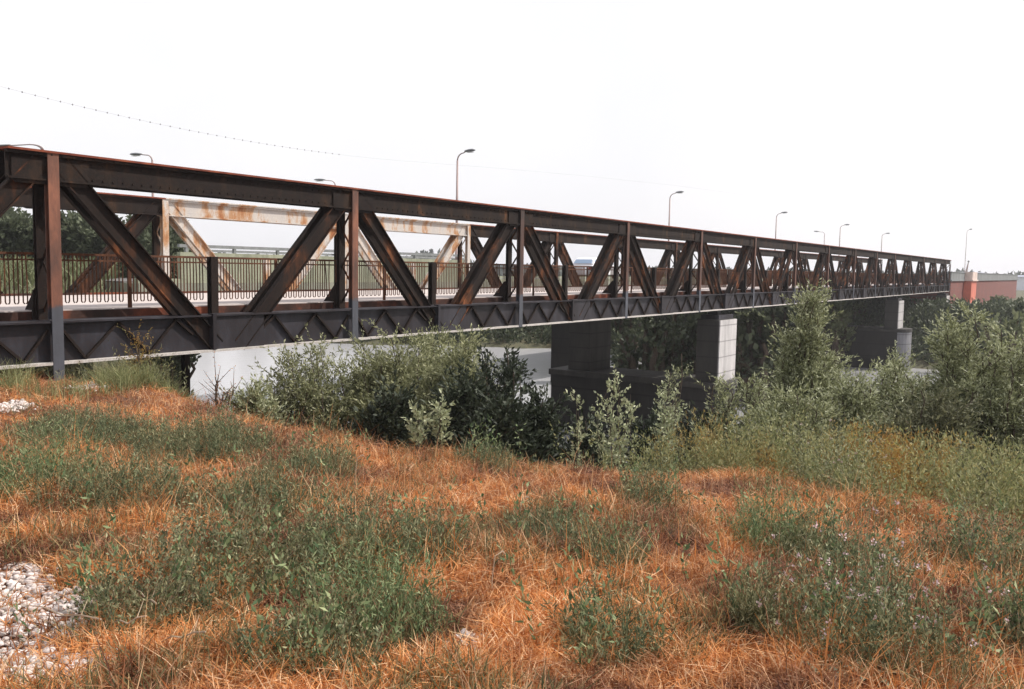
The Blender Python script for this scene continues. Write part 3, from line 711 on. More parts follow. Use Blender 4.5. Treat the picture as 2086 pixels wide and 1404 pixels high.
# -------- willows on the near slope (positions in metres: x along the bridge, y away)
def by_depth(px_, depth):       # terrain point below a photo column at a given depth
    p = at(px_, 702, depth); return (p[0], p[1], H(p[0], p[1])-.03)
def toph(loc, px_, py_, depth): # height needed to reach pixel row py_
    return at(px_, py_, depth)[2]-loc[2]
WIL = dict(L=.072, Wd=.021, tw_len=.32)
def willow(px_, py_, depth, radpx, label, seed, mt=M_WILLOW, topx=None, **kw):
    loc = by_depth(px_, depth); h = toph(loc, px_, py_, depth); rad = radpx*depth/FPX
    k = dict(WIL); k.update(kw)
    if topx is not None:
        dx = (topx-px_)*depth/FPX; k['lean'] = (dx*_rr[0], dx*_rr[1])
    return plant('willow_bush', label, 'willow', loc, h, rad, mt, seed, 'willow bushes on the near river bank', stem_r=.028, ntwig_show=120, **k)
willow(1600, 570, 13.5, 58, 'tall slender willow before the truss middle, its tip overlapping the lower chord', 1, topx=1655, nst=26, ntw=60, nlf=17, spread=.9)
willow(1535, 765, 12.8, 70, 'lower left shoulder bush at the foot of the tall slender willow', 2, nst=20, ntw=40, nlf=15)
willow(1715, 735, 14.5, 70, 'grey green willow bush just right of the tall slender willow', 3, nst=20, ntw=40, nlf=15)
willow(1965, 624, 13.0, 120, 'largest willow at the right, round topped, reaching up to the brick red wall', 4, nst=34, ntw=56, nlf=16)
willow(2080, 690, 12.5, 85, 'willow cut by the right edge of the picture', 5, nst=20, ntw=44, nlf=15)
willow(1835, 725, 14.0, 90, 'willow bush between the tall slender willow and the largest one', 6, nst=24, ntw=44, nlf=15)
willow(1765, 770, 12.5, 75, 'low willow bush in front of the round nosed pier footing', 7, nst=20, ntw=40, nlf=15)
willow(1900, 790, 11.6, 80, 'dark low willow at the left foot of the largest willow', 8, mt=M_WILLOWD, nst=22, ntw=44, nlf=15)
willow(1480, 775, 12.5, 70, 'willow bush in front of the right shaft of the nearest pier', 9, nst=18, ntw=36, nlf=14)
willow(1620, 800, 11.8, 85, 'broad low willow bush at the base of the tall slender willow', 17, nst=22, ntw=40, nlf=15)
willow(1385, 705, 17, 60, 'thin willow in front of the footing of the nearest pier', 10, nst=11, ntw=26, nlf=13)
LW = dict(nst=54, ntw=70, nlf=17, L=.078, Wd=.024, low=.25, hmin=.74, tw_len=.45)
for i_, (a_, b_, c_, r_, lab_) in enumerate(((612, 694, 14.8, 118, 'leftmost willow bush in front of the water, below the second truss bay'), (678, 682, 15.2, 120, 'second willow bush from the open water at left'),
      (748, 676, 15.8, 120, 'broad willow bush below the second truss post'), (815, 674, 15.4, 120, 'willow bush in the middle of the left group, right of the second post'),
      (882, 676, 16.5, 95, 'tallest willow bush of the left group, touching the lower chord'), (935, 692, 14.6, 90, 'willow bush of the left group beside the dark tree'))):
    willow(a_, b_, c_, r_, lab_, 12+i_*7, mt=M_WILLOWM, **LW)
willow(520, 785, 12, 45, 'small pale bush in front of the open water at left', 15, nst=14, ntw=32, nlf=14)
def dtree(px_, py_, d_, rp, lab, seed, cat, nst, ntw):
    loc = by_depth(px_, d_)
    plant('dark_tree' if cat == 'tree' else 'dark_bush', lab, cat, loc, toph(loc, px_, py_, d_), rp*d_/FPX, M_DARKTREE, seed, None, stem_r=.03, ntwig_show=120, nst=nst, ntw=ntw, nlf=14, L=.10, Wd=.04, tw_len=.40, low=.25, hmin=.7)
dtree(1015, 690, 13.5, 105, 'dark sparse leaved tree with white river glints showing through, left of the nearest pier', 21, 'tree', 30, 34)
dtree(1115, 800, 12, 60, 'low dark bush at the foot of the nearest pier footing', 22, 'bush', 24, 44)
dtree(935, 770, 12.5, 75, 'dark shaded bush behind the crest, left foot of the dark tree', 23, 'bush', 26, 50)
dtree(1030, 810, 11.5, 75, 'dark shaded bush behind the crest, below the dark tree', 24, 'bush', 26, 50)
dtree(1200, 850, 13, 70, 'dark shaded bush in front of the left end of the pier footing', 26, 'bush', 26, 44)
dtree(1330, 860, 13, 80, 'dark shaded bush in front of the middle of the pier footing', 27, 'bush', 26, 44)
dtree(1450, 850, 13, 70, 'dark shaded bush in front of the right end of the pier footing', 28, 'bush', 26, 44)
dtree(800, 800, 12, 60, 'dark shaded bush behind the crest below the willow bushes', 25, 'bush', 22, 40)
# silvery saplings on the crest
for i, (px_, py_, d_, rp, lab) in enumerate(((853, 842, 8.6, 12, 'tiny silvery sapling on the crest, left one of two close together'), (898, 822, 8.8, 18, 'small silvery sapling on the crest, right one of two close together'),
      (1180, 812, 9.5, 18, 'thin silvery sapling left of the branching one in front of the pier footing'), (1262, 752, 9.8, 52, 'branching silvery sapling standing out against the dark pier footing'),
      (1372, 775, 10.5, 48, 'silvery sapling right of the branching one'))):
    p = at(px_, 702, d_); loc = (p[0], p[1], H(p[0], p[1])-.02)
    plant('sapling', lab, 'sapling', loc, toph(loc, px_, py_, d_), rp*d_/FPX, M_SILVER, 30+i, 'silvery saplings on the crest', 'stem', 'leaves', stem_r=.009, ntwig_show=20,
          nst=4 if rp < 25 else 14, ntw=10 if rp < 25 else 16, nlf=9, L=.05, Wd=.028, tw_len=.14)

willow(295, 692, 12.9, 70, 'olive bush growing against the lower chord at the left end of the bridge', 91, mt=M_HERB, nst=26, ntw=34, nlf=14, L=.05, Wd=.014)
willow(440, 772, 11.6, 42, 'sparse twiggy weed at the edge of the open water', 92, mt=M_DRY, nst=7, ntw=7, nlf=6, L=.035, Wd=.012)
# -------- trees behind the bridge on the left bank
for i, (px_, py_, d_, rp, lab) in enumerate(((20, 450, 40, 75, 'round dark tree at the left edge behind the truss'), (150, 450, 41, 75, 'dark tree behind the first truss post'),
      (245, 470, 41, 80, 'darkest tree behind the first rusty diagonal'), (312, 446, 41, 85, 'rounded dark tree behind the first white post'), (338, 452, 36, 80, 'small dark tree right of the first white post, at the end of the left bank'), (90, 470, 46, 70, 'dark tree seen between the two left legs of the first post'))):
    p = at(px_, 702, d_); loc = (p[0], p[1], H(p[0], p[1])-.05)
    plant('bank_tree', lab, 'tree', loc, toph(loc, px_, py_, d_)*1.03, rp*d_/FPX, M_LTREE, 50+i, 'dark trees on the left bank', stem_r=.11, ntwig_show=60,
          nst=60, ntw=48, nlf=12, L=.24, Wd=.14, tw_len=.7, low=.4, hmin=.78)

# -------- far bank shrubs and trees: a few shapes, copied
def proto_tree(name, h, rad, mt, seed, **k):
    return plant(name, 'x', 'tree', (0, 0, -50), h, rad, mt, seed, None, stem_r=.1, **k)
protoF = [proto_tree('far_bank_tree', 1.0, .55, M_BANK, 60+i, nst=12, ntw=16, nlf=9, L=.085, Wd=.06, tw_len=.16, low=.12) for i in range(3)]
protoG = [proto_tree('far_bank_tree', 1.0, .5, M_BGTREE, 70+i, nst=12, ntw=16, nlf=9, L=.085, Wd=.06, tw_len=.16, low=.12) for i in range(3)]
rgf = np.random.default_rng(5); used = set(); cnt = 0
def place(pr, x, y, h, wscale, lab, grp, cat='tree'):
    key = id(pr)
    o = pr if key not in used else copy_tree(pr); used.add(key)
    o.location = (x, y, H(x, y)-.1); o.scale = (h*wscale, h*wscale, h); o.rotation_euler = (0, 0, rgf.uniform(0, 6.28)); tag(o, lab, cat, grp)
for k in range(64):
    px_ = rgf.uniform(330, 2120); dd = rgf.uniform(72, 120)
    p = at(px_, 702, dd)
    if p[0] < np.clip(59-(p[1]-26)*.6, 47, 64)+2: 
        p = at(px_, 702, dd+18)
        if p[0] < np.clip(59-(p[1]-26)*.6, 47, 64)+1: continue
    if 86 < p[0] < 170 and -1.5 < p[1] < 8: continue
    if 12.5 < p[1] < 24: continue
    hh = rgf.uniform(2.4, 3.8) if px_ < 1900 else rgf.uniform(1.0, 1.7)
    light = px_ < 980 or rgf.random() < .45
    if p[1] < -3: light = rgf.random() < .6
    place(random.choice(protoF if light else protoG), p[0], p[1], hh, rgf.uniform(.9, 1.5),
          'olive bushy tree on the far river bank' if light else 'dark bushy tree on the far river bank', 'olive trees on the far bank' if light else 'dark trees on the far bank')
# shaded thicket beside the piers
TH = ((1275, 60, 640, 'leftmost dark tree under the bridge, seen between the two shafts of the nearest pier'), (1325, 48, 655, 'dark tree in the middle of the gap between the two pier shafts'),
      (1375, 52, 640, 'dark tree just left of the bearing of the nearest pier'), (1425, 50, 650, 'dark tree behind the right shaft of the nearest pier'), (1560, 46, 640, 'dark tree right of the nearest pier, under the lower chord'),
      (1525, 52, 650, 'dark tree close to the right side of the nearest pier'), (1610, 50, 640, 'dark tree behind the tip of the tall slender willow'), (1700, 66, 625, 'olive tree under the bridge right of the tall slender willow'),
      (1745, 74, 620, 'olive tree under the bridge left of the middle pier'), (1790, 80, 640, 'dark tree touching the left side of the middle pier'), (1885, 84, 640, 'dark tree between the middle pier and the farthest pier'),
      (1990, 62, 640, 'dark bush below the lit pilaster of the brick red wall'), (2040, 66, 650, 'dark tree at the right end of the brick red wall'), (2084, 60, 630, 'dark tree at the right edge beyond the brick red wall'), (2050, 48, 655, 'olive bush at the right edge behind the largest willow'))
for k, (px_, dd, py_, lab) in enumerate(TH):
    p = at(px_, 702, dd); z0 = max(H(p[0], p[1]), -5.7)-.1; zt_ = at(px_, py_, dd)[2]; hh = max(zt_-z0, 1.2)
    pr = protoF[k % 3] if k in (7, 8, 14) else protoG[k % 3]
    o = copy_tree(pr); o.location = (p[0], p[1], z0); o.scale = (hh*.9, hh*.9, hh*1.05); o.rotation_euler = (0, 0, k); tag(o, lab, 'tree', 'trees growing about the piers')
# -------- distant woods
rg = np.random.default_rng(9)
n = 15000; az = R(34.13)+np.linspace(R(38), R(-38), n)+rg.normal(size=n)*.002; dist = rg.uniform(330, 460, n)
right = sstep(R(34.13)+R(6), R(34.13)-R(2), az)*0+ (1-sstep(R(34.13)-R(1), R(34.13)+R(5), az))
hprof = 4.6+1.8*fbm(az*60, az*0, 1.0)+ 1.2*vnoise(az*400, az*0, 1) - 2.6*right
bumpx = np.exp(-((az-(R(34.13)+math.atan((1043-870)/FPX)))/.018)**2)*2.6
hh = (hprof+bumpx)*rg.random(n)**.6
P = np.stack([CAM[0]+np.cos(az)*dist, CAM[1]+np.sin(az)*dist, -2+hh], 1)
V, F_ = leaf_quads(P, unit(rg.normal(size=(n, 3))+[0, 0, .6]), rg.uniform(1.4, 3, n), rg.uniform(1.2, 2.4, n), rg)
tag(np_mesh('distant_woods', V, F_, M_FARWOOD), 'low blue grey line of woods on the horizon', 'woods', kind='stuff')
for px_, hh_ in ((867, 6.6), (879, 8.6)):
    p = at(px_, 522, 380); rg = np.random.default_rng(int(px_)); n = 500; t = rg.random(n)
    a = rg.uniform(0, 6.28, n); rr_ = (1.5*(1-t)**.7+.3)*np.sqrt(rg.random(n))
    P = np.stack([rr_*np.cos(a), rr_*np.sin(a), t*(hh_+2.0)], 1); V, F_ = leaf_quads(P, unit(rg.normal(size=(n, 3))*.5+[0, 0, 1]), 1.4, .7, rg)
    e = empty('cypress_tree', (p[0], p[1], -2)); tag(e, 'distant cypress on the horizon, ' + ('shorter one on the left' if px_ == 867 else 'taller one on the right'), 'tree', 'distant cypresses'); np_mesh('crown', V, F_, M_FARWOOD, e)
    MB().tube([(0, 0, 0), (0, 0, hh_)], [.25, .05], 6).build('trunk', M_BARK, e)
# pale sheds and mast beyond the far end
def shed(px_, depth, w_, h_, lab):
    p = at(px_, 560, depth); e = empty('shed', (p[0], p[1], -2.2), R(34)); tag(e, lab, 'shed')
    m = MB(); m.box((-w_/2, -4, 0), (w_/2, 4, h_-.5)); m.build('wall', plain('white shed wall', (.62, .64, .70), .7, 0, .08), e)
    m = MB(); m.prism_xz([(-w_/2-.3, h_-.498), (w_/2+.3, h_-.498), (w_/2+.1, h_-.2), (0, h_), (-w_/2-.1, h_-.2)], -4.3, 4.3); m.build('roof', plain('blue grey roof', (.30, .33, .42), .6, 0, .1), e)
shed(1962, 260, 9, 5.0, 'pale blue white shed just beyond the far end of the truss bridge'); shed(2085, 230, 8, 4.2, 'pale shed cut by the right edge beyond the brick red wall')
p = at(1968, 555, 200); e = empty('mast', (p[0], p[1], -2.2)); tag(e, 'small leaning mast with a knob on top beyond the far end of the bridge', 'mast')
m = MB(); m.tube([(0, 0, 0), (.1, .0, 4.6), (.5, -.3, 6.9)], [.35, .25, .09], 6); m.build('shaft', M_POLE, e); m = MB(); m.lathe([(.02, -.25), (.2, -.12), (.2, .12), (.02, .25)], (.52, -.31, 7.1), 8); m.build('knob', M_HEAD, e)

# ------------------------------------------------------------------ foreground: weed clumps, grass, gravel
G = []      # green patches: px, py, rx, ry, height, kind, label
G += [(70, 960, 100, 70, .34, 'b', 'bright green weed clump at the left edge, halfway down the slope'),
      (190, 890, 150, 26, .22, 'g', 'long low grey green weed patch below the pale stones at left'),
      (420, 905, 120, 40, .26, 'g', 'weed patch just in front of the open water at left'),
      (250, 1000, 130, 40, .22, 'g', 'grey green weed patch right of the bright clump at the left edge'),
      (640, 955, 95, 30, .20, 'g', 'small weed patch below the left willow bushes'),
      (520, 1020, 120, 40, .22, 'g', 'weed patch left of centre between two orange mats'),
      (480, 1150, 150, 60, .30, 'd', 'dark mounded weed clump in the left foreground'),
      (300, 1250, 150, 55, .26, 'd', 'dark weed clump right beside the white gravel'),
      (700, 1130, 150, 60, .28, 'g', 'wide grey green weed clump left of centre'),
      (760, 1240, 130, 70, .30, 'b', 'bright green feathery clump in the middle foreground'),
      (640, 1340, 130, 50, .24, 'd', 'weed clump at the bottom edge left of centre'),
      (860, 1120, 90, 50, .22, 'g', 'weed clump in the middle beside the orange mat'),
      (1110, 1090, 80, 40, .20, 'g', 'small round weed clump right of centre'),
      (1240, 1130, 80, 55, .24, 'g', 'dark green tuft right of the small round clump'),
      (1230, 1310, 100, 60, .22, 'g', 'pale green clump in the lower right of centre'),
      (1570, 1090, 85, 65, .36, 'b', 'tallest bushy green clump in the right foreground'),
      (1690, 1140, 110, 50, .28, 'g', 'weed clump leaning on the tallest bushy clump'),
      (1760, 1290, 170, 90, .40, 'f', 'wide weed clump covered with small pink flower heads'),
      (2000, 1130, 100, 60, .32, 'd', 'dark weed clump at the right edge'),
      (2070, 1290, 50, 60, .28, 'd', 'dark clump at the lower right edge'),
      (1320, 1015, 70, 28, .22, 'g', 'green tuft on the orange crest right of centre'),
      (1530, 1270, 40, 45, .24, 'g', 'narrow upright green tuft in an orange patch'),
      (1700, 975, 90, 40, .42, 's', 'pale silvery weed clump at the foot of the willows'),
      (1250, 930, 80, 35, .45, 's', 'pale herb clump on the crest below the branching sapling'),
      (1000, 935, 60, 22, .16, 'g', 'low weed patch near the crest below the dark tree')]
green_ell = []
for i, (px_, py_, rx, ry, hh, kd, lab) in enumerate(G):
    p = ground_at(px_, min(py_+ry*.5, 1395)); dep = float((p-CAM)@_f)
    ra = rx*dep/FPX; rb = min(ry*dep*dep/(1.62*FPX), ra*1.3)
    green_ell.append((p[0], p[1], ra, rb))
    rg = np.random.default_rng(200+i); area = math.pi*ra*rb; ns = int(np.clip(area*500, 120, 1000))
    a = rg.uniform(0, 6.28, ns); q = np.sqrt(rg.random(ns)); wob = 1+.25*np.sin(3*a+i)
    u_ = q*np.cos(a)*ra*wob; v_ = q*np.sin(a)*rb*wob
    X = p[0]+u_*_rr[0]+v_*math.cos(YAW); Y = p[1]+u_*_rr[1]+v_*math.sin(YAW); Z = height(X, Y)
    hs = hh*1.5*(1-.6*q**2)*rg.uniform(.35, 1.3, ns)
    d = unit(np.stack([rg.normal(size=ns)*.28+u_*.35, rg.normal(size=ns)*.28+v_*.2, np.ones(ns)], 1)); nl = 20
    ts = np.linspace(.08, 1, nl); O = np.stack([X-p[0], Y-p[1], Z-p[2]], 1)
    Pl = (O[:, None]+d[:, None]*(hs[:, None]*ts)[..., None]).reshape(-1, 3)+rg.normal(size=(ns*nl, 3))*.008
    dl = unit(np.repeat(d, nl, 0)*1.0+rg.normal(size=(ns*nl, 3))*.6)
    nar = kd in 'bg'
    V, F_ = leaf_quads(Pl, dl, rg.uniform(.018, .042, len(Pl))*(1.25 if nar else .85), rg.uniform(.0045, .0085, len(Pl))*(.9 if nar else 1.4), rg)
    mt = {'b': M_WEEDB, 'g': M_WEED, 'd': M_WEED, 'f': M_WEED, 's': M_WILLOW}[kd]
    e = empty('weed_clump', tuple(p)); tag(e, lab, 'weed', 'green weed clumps in the dry grass')
    np_mesh('foliage', V, F_, mt, e)
    # bare stems
    sid = np.arange(0, ns, 2); sv = []; 
    A_ = O[sid]; B_ = A_+d[sid]*hs[sid][:, None]; sd_ = unit(np.cross(d[sid], [1, 0, 0]))*.0016
    Vs = np.stack([A_-sd_, A_+sd_, B_+sd_*.4, B_-sd_*.4], 1).reshape(-1, 3); np_mesh('stem', Vs, np.arange(len(Vs)).reshape(-1, 4), M_WEED if kd != 'd' else M_TWIG, e)['kind'] = 'stuff'
    if kd == 'f' or kd == 's':
        kf = 75 if kd == 'f' else 25; sel = rg.choice(ns, kf, replace=False); Pf = (O[sel]+d[sel]*hs[sel][:, None])
        Pf = np.repeat(Pf, 9, 0)+rg.normal(size=(kf*9, 3))*.006
        V, F_ = leaf_quads(Pf, unit(rg.normal(size=(len(Pf), 3))+[0, 0, .5]), .012, .010, rg); np_mesh('flower_head', V, F_, M_FLOWER, e)['kind'] = 'stuff'
rgc = np.random.default_rng(91); XX = []; YY = []
for cx, cy, ra, rb in green_ell:
    k_ = int(rgc.integers(4, 12)); XX += list(cx+rgc.normal(size=k_)*ra*.6); YY += list(cy+rgc.normal(size=k_)*rb*.6)
COARSE = (np.array(XX), np.array(YY))

def scatter(n, dmin, dmax, azm=R(40), seed=1, pw=1.0):
    rg = np.random.default_rng(seed)
    az = YAW+rg.uniform(-azm, azm, n); t = rg.random(n); d = dmin*(dmax/dmin)**(t**pw)
    return CAM[0]+d*np.cos(az), CAM[1]+d*np.sin(az), d, rg
def in_green(X, Y):
    g = np.zeros(len(X), bool)
    for cx, cy, ra, rb in green_ell:
        du = (X-cx)*_rr[0]+(Y-cy)*_rr[1]; dv = (X-cx)*math.cos(YAW)+(Y-cy)*math.sin(YAW)
        g |= (du/(ra*1.05))**2+(dv/(rb*1.05))**2 < 1+.9*(vnoise(X, Y, 4)-.5)
    return g
gravel_pts = [(40, 1320, 125, 100), (10, 1190, 60, 35), (110, 1392, 130, 40), (195, 787, 42, 7), (25, 832, 32, 8), (340, 775, 40, 5), (960, 1310, 40, 12), (440, 1388, 40, 16), (40, 1235, 60, 30)]
gr = []
for px_, py_, rx, ry in gravel_pts:
    p = ground_at(px_, min(py_, 1402)); dep = float((p-CAM)@_f); gr.append((p[0], p[1], rx*dep/FPX, ry*dep*dep/(1.62*FPX)))
def in_gravel(X, Y, s=1.0):
    g = np.zeros(len(X), bool)
    for cx, cy, ra, rb in gr:
        du = (X-cx)*_rr[0]+(Y-cy)*_rr[1]; dv = (X-cx)*math.cos(YAW)+(Y-cy)*math.sin(YAW)
        g |= (du/(ra*s))**2+(dv/(rb*s))**2 < 1+.5*(vnoise(X, Y, 6)-.5)
    return g

def blades(name, mt, X, Y, d, rg, hmin, hmax, tilt, wd, lab, cat, bend=.5):
    n = len(X); Z = height(X, Y)-.01
    a = rg.uniform(0, 6.28, n); tl = np.abs(rg.normal(size=n))*tilt
    dv = unit(np.stack([np.cos(a)*tl, np.sin(a)*tl, np.ones(n)], 1)); L = rg.uniform(hmin, hmax, n)[:, None]
    side = unit(np.cross(dv, unit(rg.normal(size=(n, 3)))))*(wd*rg.uniform(.7, 1.3, n)[:, None]*.5)
    P0 = np.stack([X, Y, Z], 1); hor = np.stack([np.cos(a), np.sin(a), -.35*np.ones(n)], 1)
    P1 = P0+dv*L*.55; P2 = P0+dv*L+hor*L*bend*rg.random(n)[:, None]
    V = np.stack([P0-side, P0+side, P1+side*.9, P1-side*.9, P2+side*.25, P2-side*.25], 1).reshape(-1, 3)
    b = np.arange(n)[:, None]*6
    F_ = np.concatenate([b+[0, 1, 2, 3], b+[3, 2, 4, 5]], 0)
    return tag(np_mesh(name, V, F_, mt), lab, cat, kind='stuff')
# dry orange grass
X, Y, d, rg = scatter(330000, 2.4, 15, seed=3)
keep = (X < .9+.8*rg.random(len(X))+4*sstep(-8, -9.5, Y)) & (Y < .5)
cl = fbm(X, Y, 1.9); keep &= (rg.random(len(X)) < np.clip((cl-.15)*2.6, .12, 1)) & ~(in_green(X, Y) & (rg.random(len(X)) < .25)) & ~(in_gravel(X, Y) & (rg.random(len(X)) < .84))
X, Y, d = X[keep], Y[keep], d[keep]
blades('dry_grass', M_DRY, X, Y, d, rg, .05, .16, .9, .0055, 'dry orange grass matted over the embankment top', 'grass', .8)
# sparse taller straw
X, Y, d, rg = scatter(9000, 2.6, 14, seed=4)
keep = (X < 1.2) & (Y < .8) & (fbm(X, Y, 1.1) > .5) & ~in_gravel(X, Y); X, Y, d = X[keep], Y[keep], d[keep]
blades('tall_straw', M_DRY, X, Y, d, rg, .18, .38, .35, .004, 'taller straw stalks standing above the matted grass', 'grass', .35)
# green grass in noise patches
X, Y, d, rg = scatter(170000, 2.4, 15, seed=6)
mask = (fbm(X+31, Y+7, 1.3) > .53) | in_green(X, Y); keep = mask & (rg.random(len(X)) < .5) & (X < .9+4*sstep(-8, -10, Y)) & (Y < .2) & ~in_gravel(X, Y); X, Y, d = X[keep], Y[keep], d[keep]
blades('green_grass', M_GRASS, X, Y, d, rg, .06, .20, .4, .005, 'green grass growing in patches through the dry mat', 'grass', .4)

# herbs on the slope beyond the crest and by the bridge foot
def herbs(name, X, Y, rg, h0, h1, mt, lab, nl=24, L=(.03, .065), Wd=(.010, .018), out=.25):
    ns = len(X); Z = height(X, Y)-.02; hs = rg.uniform(h0, h1, ns)
    d = unit(np.stack([rg.normal(size=ns)*out, rg.normal(size=ns)*out, np.ones(ns)], 1)); ts = np.linspace(.1, 1, nl)
    Pl = (np.stack([X, Y, Z], 1)[:, None]+d[:, None]*(hs[:, None]*ts)[..., None]).reshape(-1, 3)+rg.normal(size=(ns*nl, 3))*.02
    dl = unit(np.repeat(d, nl, 0)+rg.normal(size=(ns*nl, 3))*.6)
    V, F_ = leaf_quads(Pl, dl, rg.uniform(*L, len(Pl)), rg.uniform(*Wd, len(Pl)), rg)
    return tag(np_mesh(name, V, F_, mt), lab, 'herbs', kind='stuff')
rg = np.random.default_rng(77); n = 17000
X = rg.uniform(.6, 10, n); Y = rg.uniform(-15, -3.5, n)
keep = (fbm(X, Y, .9) > .36) & (X > .7+1.5*vnoise(X, Y, .9)) & ((Y < -6.6-.12*X) | ((X > 3.2) & (Y < -5.5))); X, Y = X[keep], Y[keep]
herbs('slope_herbs', X, Y, rg, .22, .78, M_HERB, 'olive and ochre herbs covering the slope below the crest')
n = 16000; Y = rg.uniform(-40, 45, n); X = np.clip(59-(Y-26)*.6, 47, 64)+rg.uniform(-3, 14, n); Y2 = Y
kp = (height(X, Y) > -5.6) & ~((X > 86) & (Y > -1) & (Y < 8)); X, Y = X[kp], Y[kp]
herbs('far_bank_brush', X, Y, rg, .5, 1.6, M_BGTREE, 'dark olive brush along the far shore of the river', 9, (.25, .45), (.12, .25), .3)
n = 5200; X = rg.uniform(2, 22, n); Y = rg.uniform(-16, 6, n); keep = (height(X, Y) > -5.2); X, Y = X[keep], Y[keep]
herbs('bank_scrub', X, Y, rg, .4, 1.1, M_WILLOWD, 'tangled green scrub on the lower river bank', 24, (.045, .085), (.013, .026), .35)
n = 5200; X = rg.uniform(.2, 5, n); Y = rg.uniform(-2, 14, n); X = np.where(Y > 6, X-3.5-6.63+(Y+12.4)*.71, X); kp = height(X, Y) > -5.3; X, Y = X[kp], Y[kp]
herbs('steep_bank_scrub', X, Y, rg, .25, .7, M_WILLOWD, 'low scrub on the steep bank below the left end of the bridge', 20, (.05, .09), (.014, .028), .35)
n = 1500; X = rg.uniform(-1.3, 1.1, n); Y = rg.uniform(-2.2, -.12, n); keep = (fbm(X, Y, 1.5) > .42) & ((X > -.2) | (rg.random(n) < .15)); X, Y = X[keep], Y[keep]
blades('bridge_foot_grass', M_HERB, np.repeat(X, 14)+rg.normal(size=len(X)*14)*.04, np.repeat(Y, 14)+rg.normal(size=len(X)*14)*.04, None, rg, .10, .42, .35, .006, 'yellow green tall grass at the foot of the first truss post', 'grass', .5)
# grass on the left bank beyond the bridge
n = 30000; X = rg.uniform(-12, 24, n); Y = rg.uniform(8, 40, n); keep = height(X, Y) > -.8; X, Y = X[keep], Y[keep]
blades('bank_grass', M_BANK, X, Y, None, rg, .3, .9, .35, .05, 'pale green grass on the bank behind the bridge', 'grass', .4)

herbs('coarse_weeds', COARSE[0], COARSE[1], rgc, .25, .5, M_WEEDB, 'scattered taller leafy stalks rising above the weed clumps', 26, (.025, .06), (.010, .02), .3)
# gravel: one mesh of rounded stones
import bmesh
b_ = bmesh.new(); bmesh.ops.create_icosphere(b_, subdivisions=2, radius=1); iv = np.array([v.co[:] for v in b_.verts]); iff = np.array([[v.index for v in f.verts] for f in b_.faces]); b_.free()
Vs = []; Fs = []; k = 0; rg = np.random.default_rng(15)
for cx, cy, ra, rb in gr:
    n = int(np.clip(math.pi*ra*rb*2400, 30, 1900))
    a = rg.uniform(0, 6.28, n); q = np.sqrt(rg.random(n))*1.05*np.where(rg.random(n) < .14, rg.uniform(1, 1.7, n), 1); u_ = q*np.cos(a)*ra; v_ = q*np.sin(a)*rb
    X = cx+u_*_rr[0]+v_*math.cos(YAW); Y = cy+u_*_rr[1]+v_*math.sin(YAW); Z = height(X, Y)
    for i in range(n):
        s_ = rg.uniform(.006, .019)*(1.45 if rg.random() < .12 else 1); sc = s_*rg.uniform(.7, 1.25, 3)*[1, 1, .75]
        vv = iv*(1+.16*np.sin(iv@rg.normal(size=(3, 3))*2.2)@np.array([1.1, 1.1, 1.1])[:, None])*sc
        t = rg.uniform(0, 6.28); c_, s2 = math.cos(t), math.sin(t); vv = np.stack([vv[:, 0]*c_-vv[:, 1]*s2, vv[:, 0]*s2+vv[:, 1]*c_, vv[:, 2]], 1)
        Vs.append(vv+[X[i], Y[i], Z[i]+s_*rg.uniform(.1, .9)]); Fs.append(iff+k); k += len(iv)
tag(np_mesh('gravel', np.concatenate(Vs), np.concatenate(Fs), M_STONE, smooth=False), 'white limestone gravel in the lower left corner and in small patches', 'gravel', kind='stuff')

# dead twigs, a seed stalk and a broad leaved plant
tw = [((48, 1275), (130, 1320), (208, 1357), 'longest dead twig lying over the edge of the white gravel'), ((274, 1240), (300, 1285), (320, 1318), 'thin dead twig standing in the dark clump beside the gravel'),
      ((230, 1315), (262, 1342), (300, 1350), 'short dead twig right of the longest one'), ((330, 1355), (372, 1370), (420, 1385), 'dead twig near the bottom edge')]
for a, b, c, lab in tw:
    ps = [ground_at(*q)+np.array([0, 0, .10+.05*i]) for i, q in enumerate((a, b, c))]; p0 = ps[1]
    mid1 = (ps[0]+ps[1])/2+[0, 0, .015]; mid2 = (ps[1]+ps[2])/2+[0, 0, .01]
    m = MB(); m.tube([q-p0 for q in (ps[0], mid1, ps[1], mid2, ps[2])], [.0015, .0028, .0035, .0035, .004], 5); m.tube([mid2-p0, mid2-p0+np.array([.05, .03, .05])], [.002, .001], 4)
    o = m.build('dead_twig', M_TWIG); o.location = p0; tag(o, lab, 'twig', 'dead twigs by the gravel')
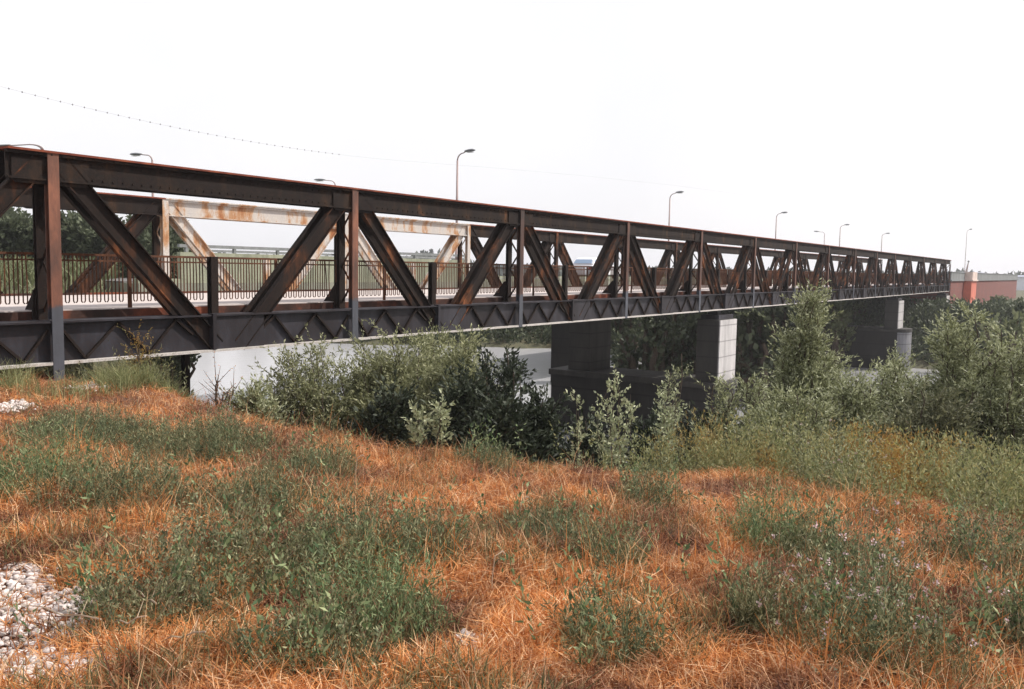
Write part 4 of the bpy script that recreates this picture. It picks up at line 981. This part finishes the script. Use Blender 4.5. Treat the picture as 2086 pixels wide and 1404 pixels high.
for i, (px_, py_, lab) in enumerate(((722, 1010, 'bent seed stalk standing on the orange mat left of centre'), (1000, 1230, 'upright dry seed stalk in the middle foreground'), (1058, 1075, 'tall thin straw stalk right of centre'))):
    p = ground_at(px_, py_); m = MB(); hh = .30-.05*i
    m.tube([(0, 0, 0), (.01, 0, hh*.6), (.03, .0, hh), (.07, -.02, hh+.02), (.10, -.03, hh-.01)], [.003, .0028, .003, .006, .002], 5); o = m.build('seed_stalk', M_TWIG); o.location = p; tag(o, lab, 'dry stalk')
def broad(px_, py_, nleaf, L, lab, seed):
    rg = np.random.default_rng(seed); p = ground_at(px_, py_); e = empty('broadleaf_plant', tuple(p)); tag(e, lab, 'plant', 'broad leaved plants at the bottom edge')
    Mt = leaf_mat('pale broad leaf', [(.20, .25, .15), (.34, .38, .27)], .3)
    for k in range(nleaf):
        a = rg.uniform(0, 6.28); l = L*rg.uniform(.7, 1.2); up = rg.uniform(.5, 1.4); vs = []
        for j, t in enumerate(np.linspace(0, 1, 8)):
            w_ = .5*l*.2*math.sin(math.pi*min(1, .08+.92*t)**.8); r2 = l*.7*t/(.6+up*.4); z = l*(up*.7*t-.55*t*t*(1.3-up*.4))
            cx, cy = math.cos(a), math.sin(a)
            vs += [(cx*r2-cy*w_, cy*r2+cx*w_, z+.012*(w_ > .01)), (cx*r2, cy*r2, z), (cx*r2+cy*w_, cy*r2-cx*w_, z+.012*(w_ > .01))]
        m = MB(); m.add(vs, [q for j in range(7) for q in ((3*j, 3*j+1, 3*j+4, 3*j+3), (3*j+1, 3*j+2, 3*j+5, 3*j+4))]); m.build('leaf', Mt, e, smooth=True)
broad(1680, 1398, 9, .17, 'broad leaved silvery plant at the bottom edge, left one', 1); broad(1765, 1400, 10, .19, 'broad leaved silvery plant at the bottom edge, right one', 2)

# ------------------------------------------------------------------ haze
m_, nt, b = mat('haze'); nt.nodes.remove(b)
pv = N(nt, 'ShaderNodeVolumePrincipled'); pv.inputs['Color'].default_value = (.93, .94, 1, 1); pv.inputs['Density'].default_value = .0005; pv.inputs['Anisotropy'].default_value = .2
nt.links.new(pv.outputs[0], nt.nodes['Material Output'].inputs['Volume'])
m = MB(); m.box((-4500, -4500, -9), (4500, 4500, 22)); o = m.build('haze', m_); tag(o, kind='stuff')
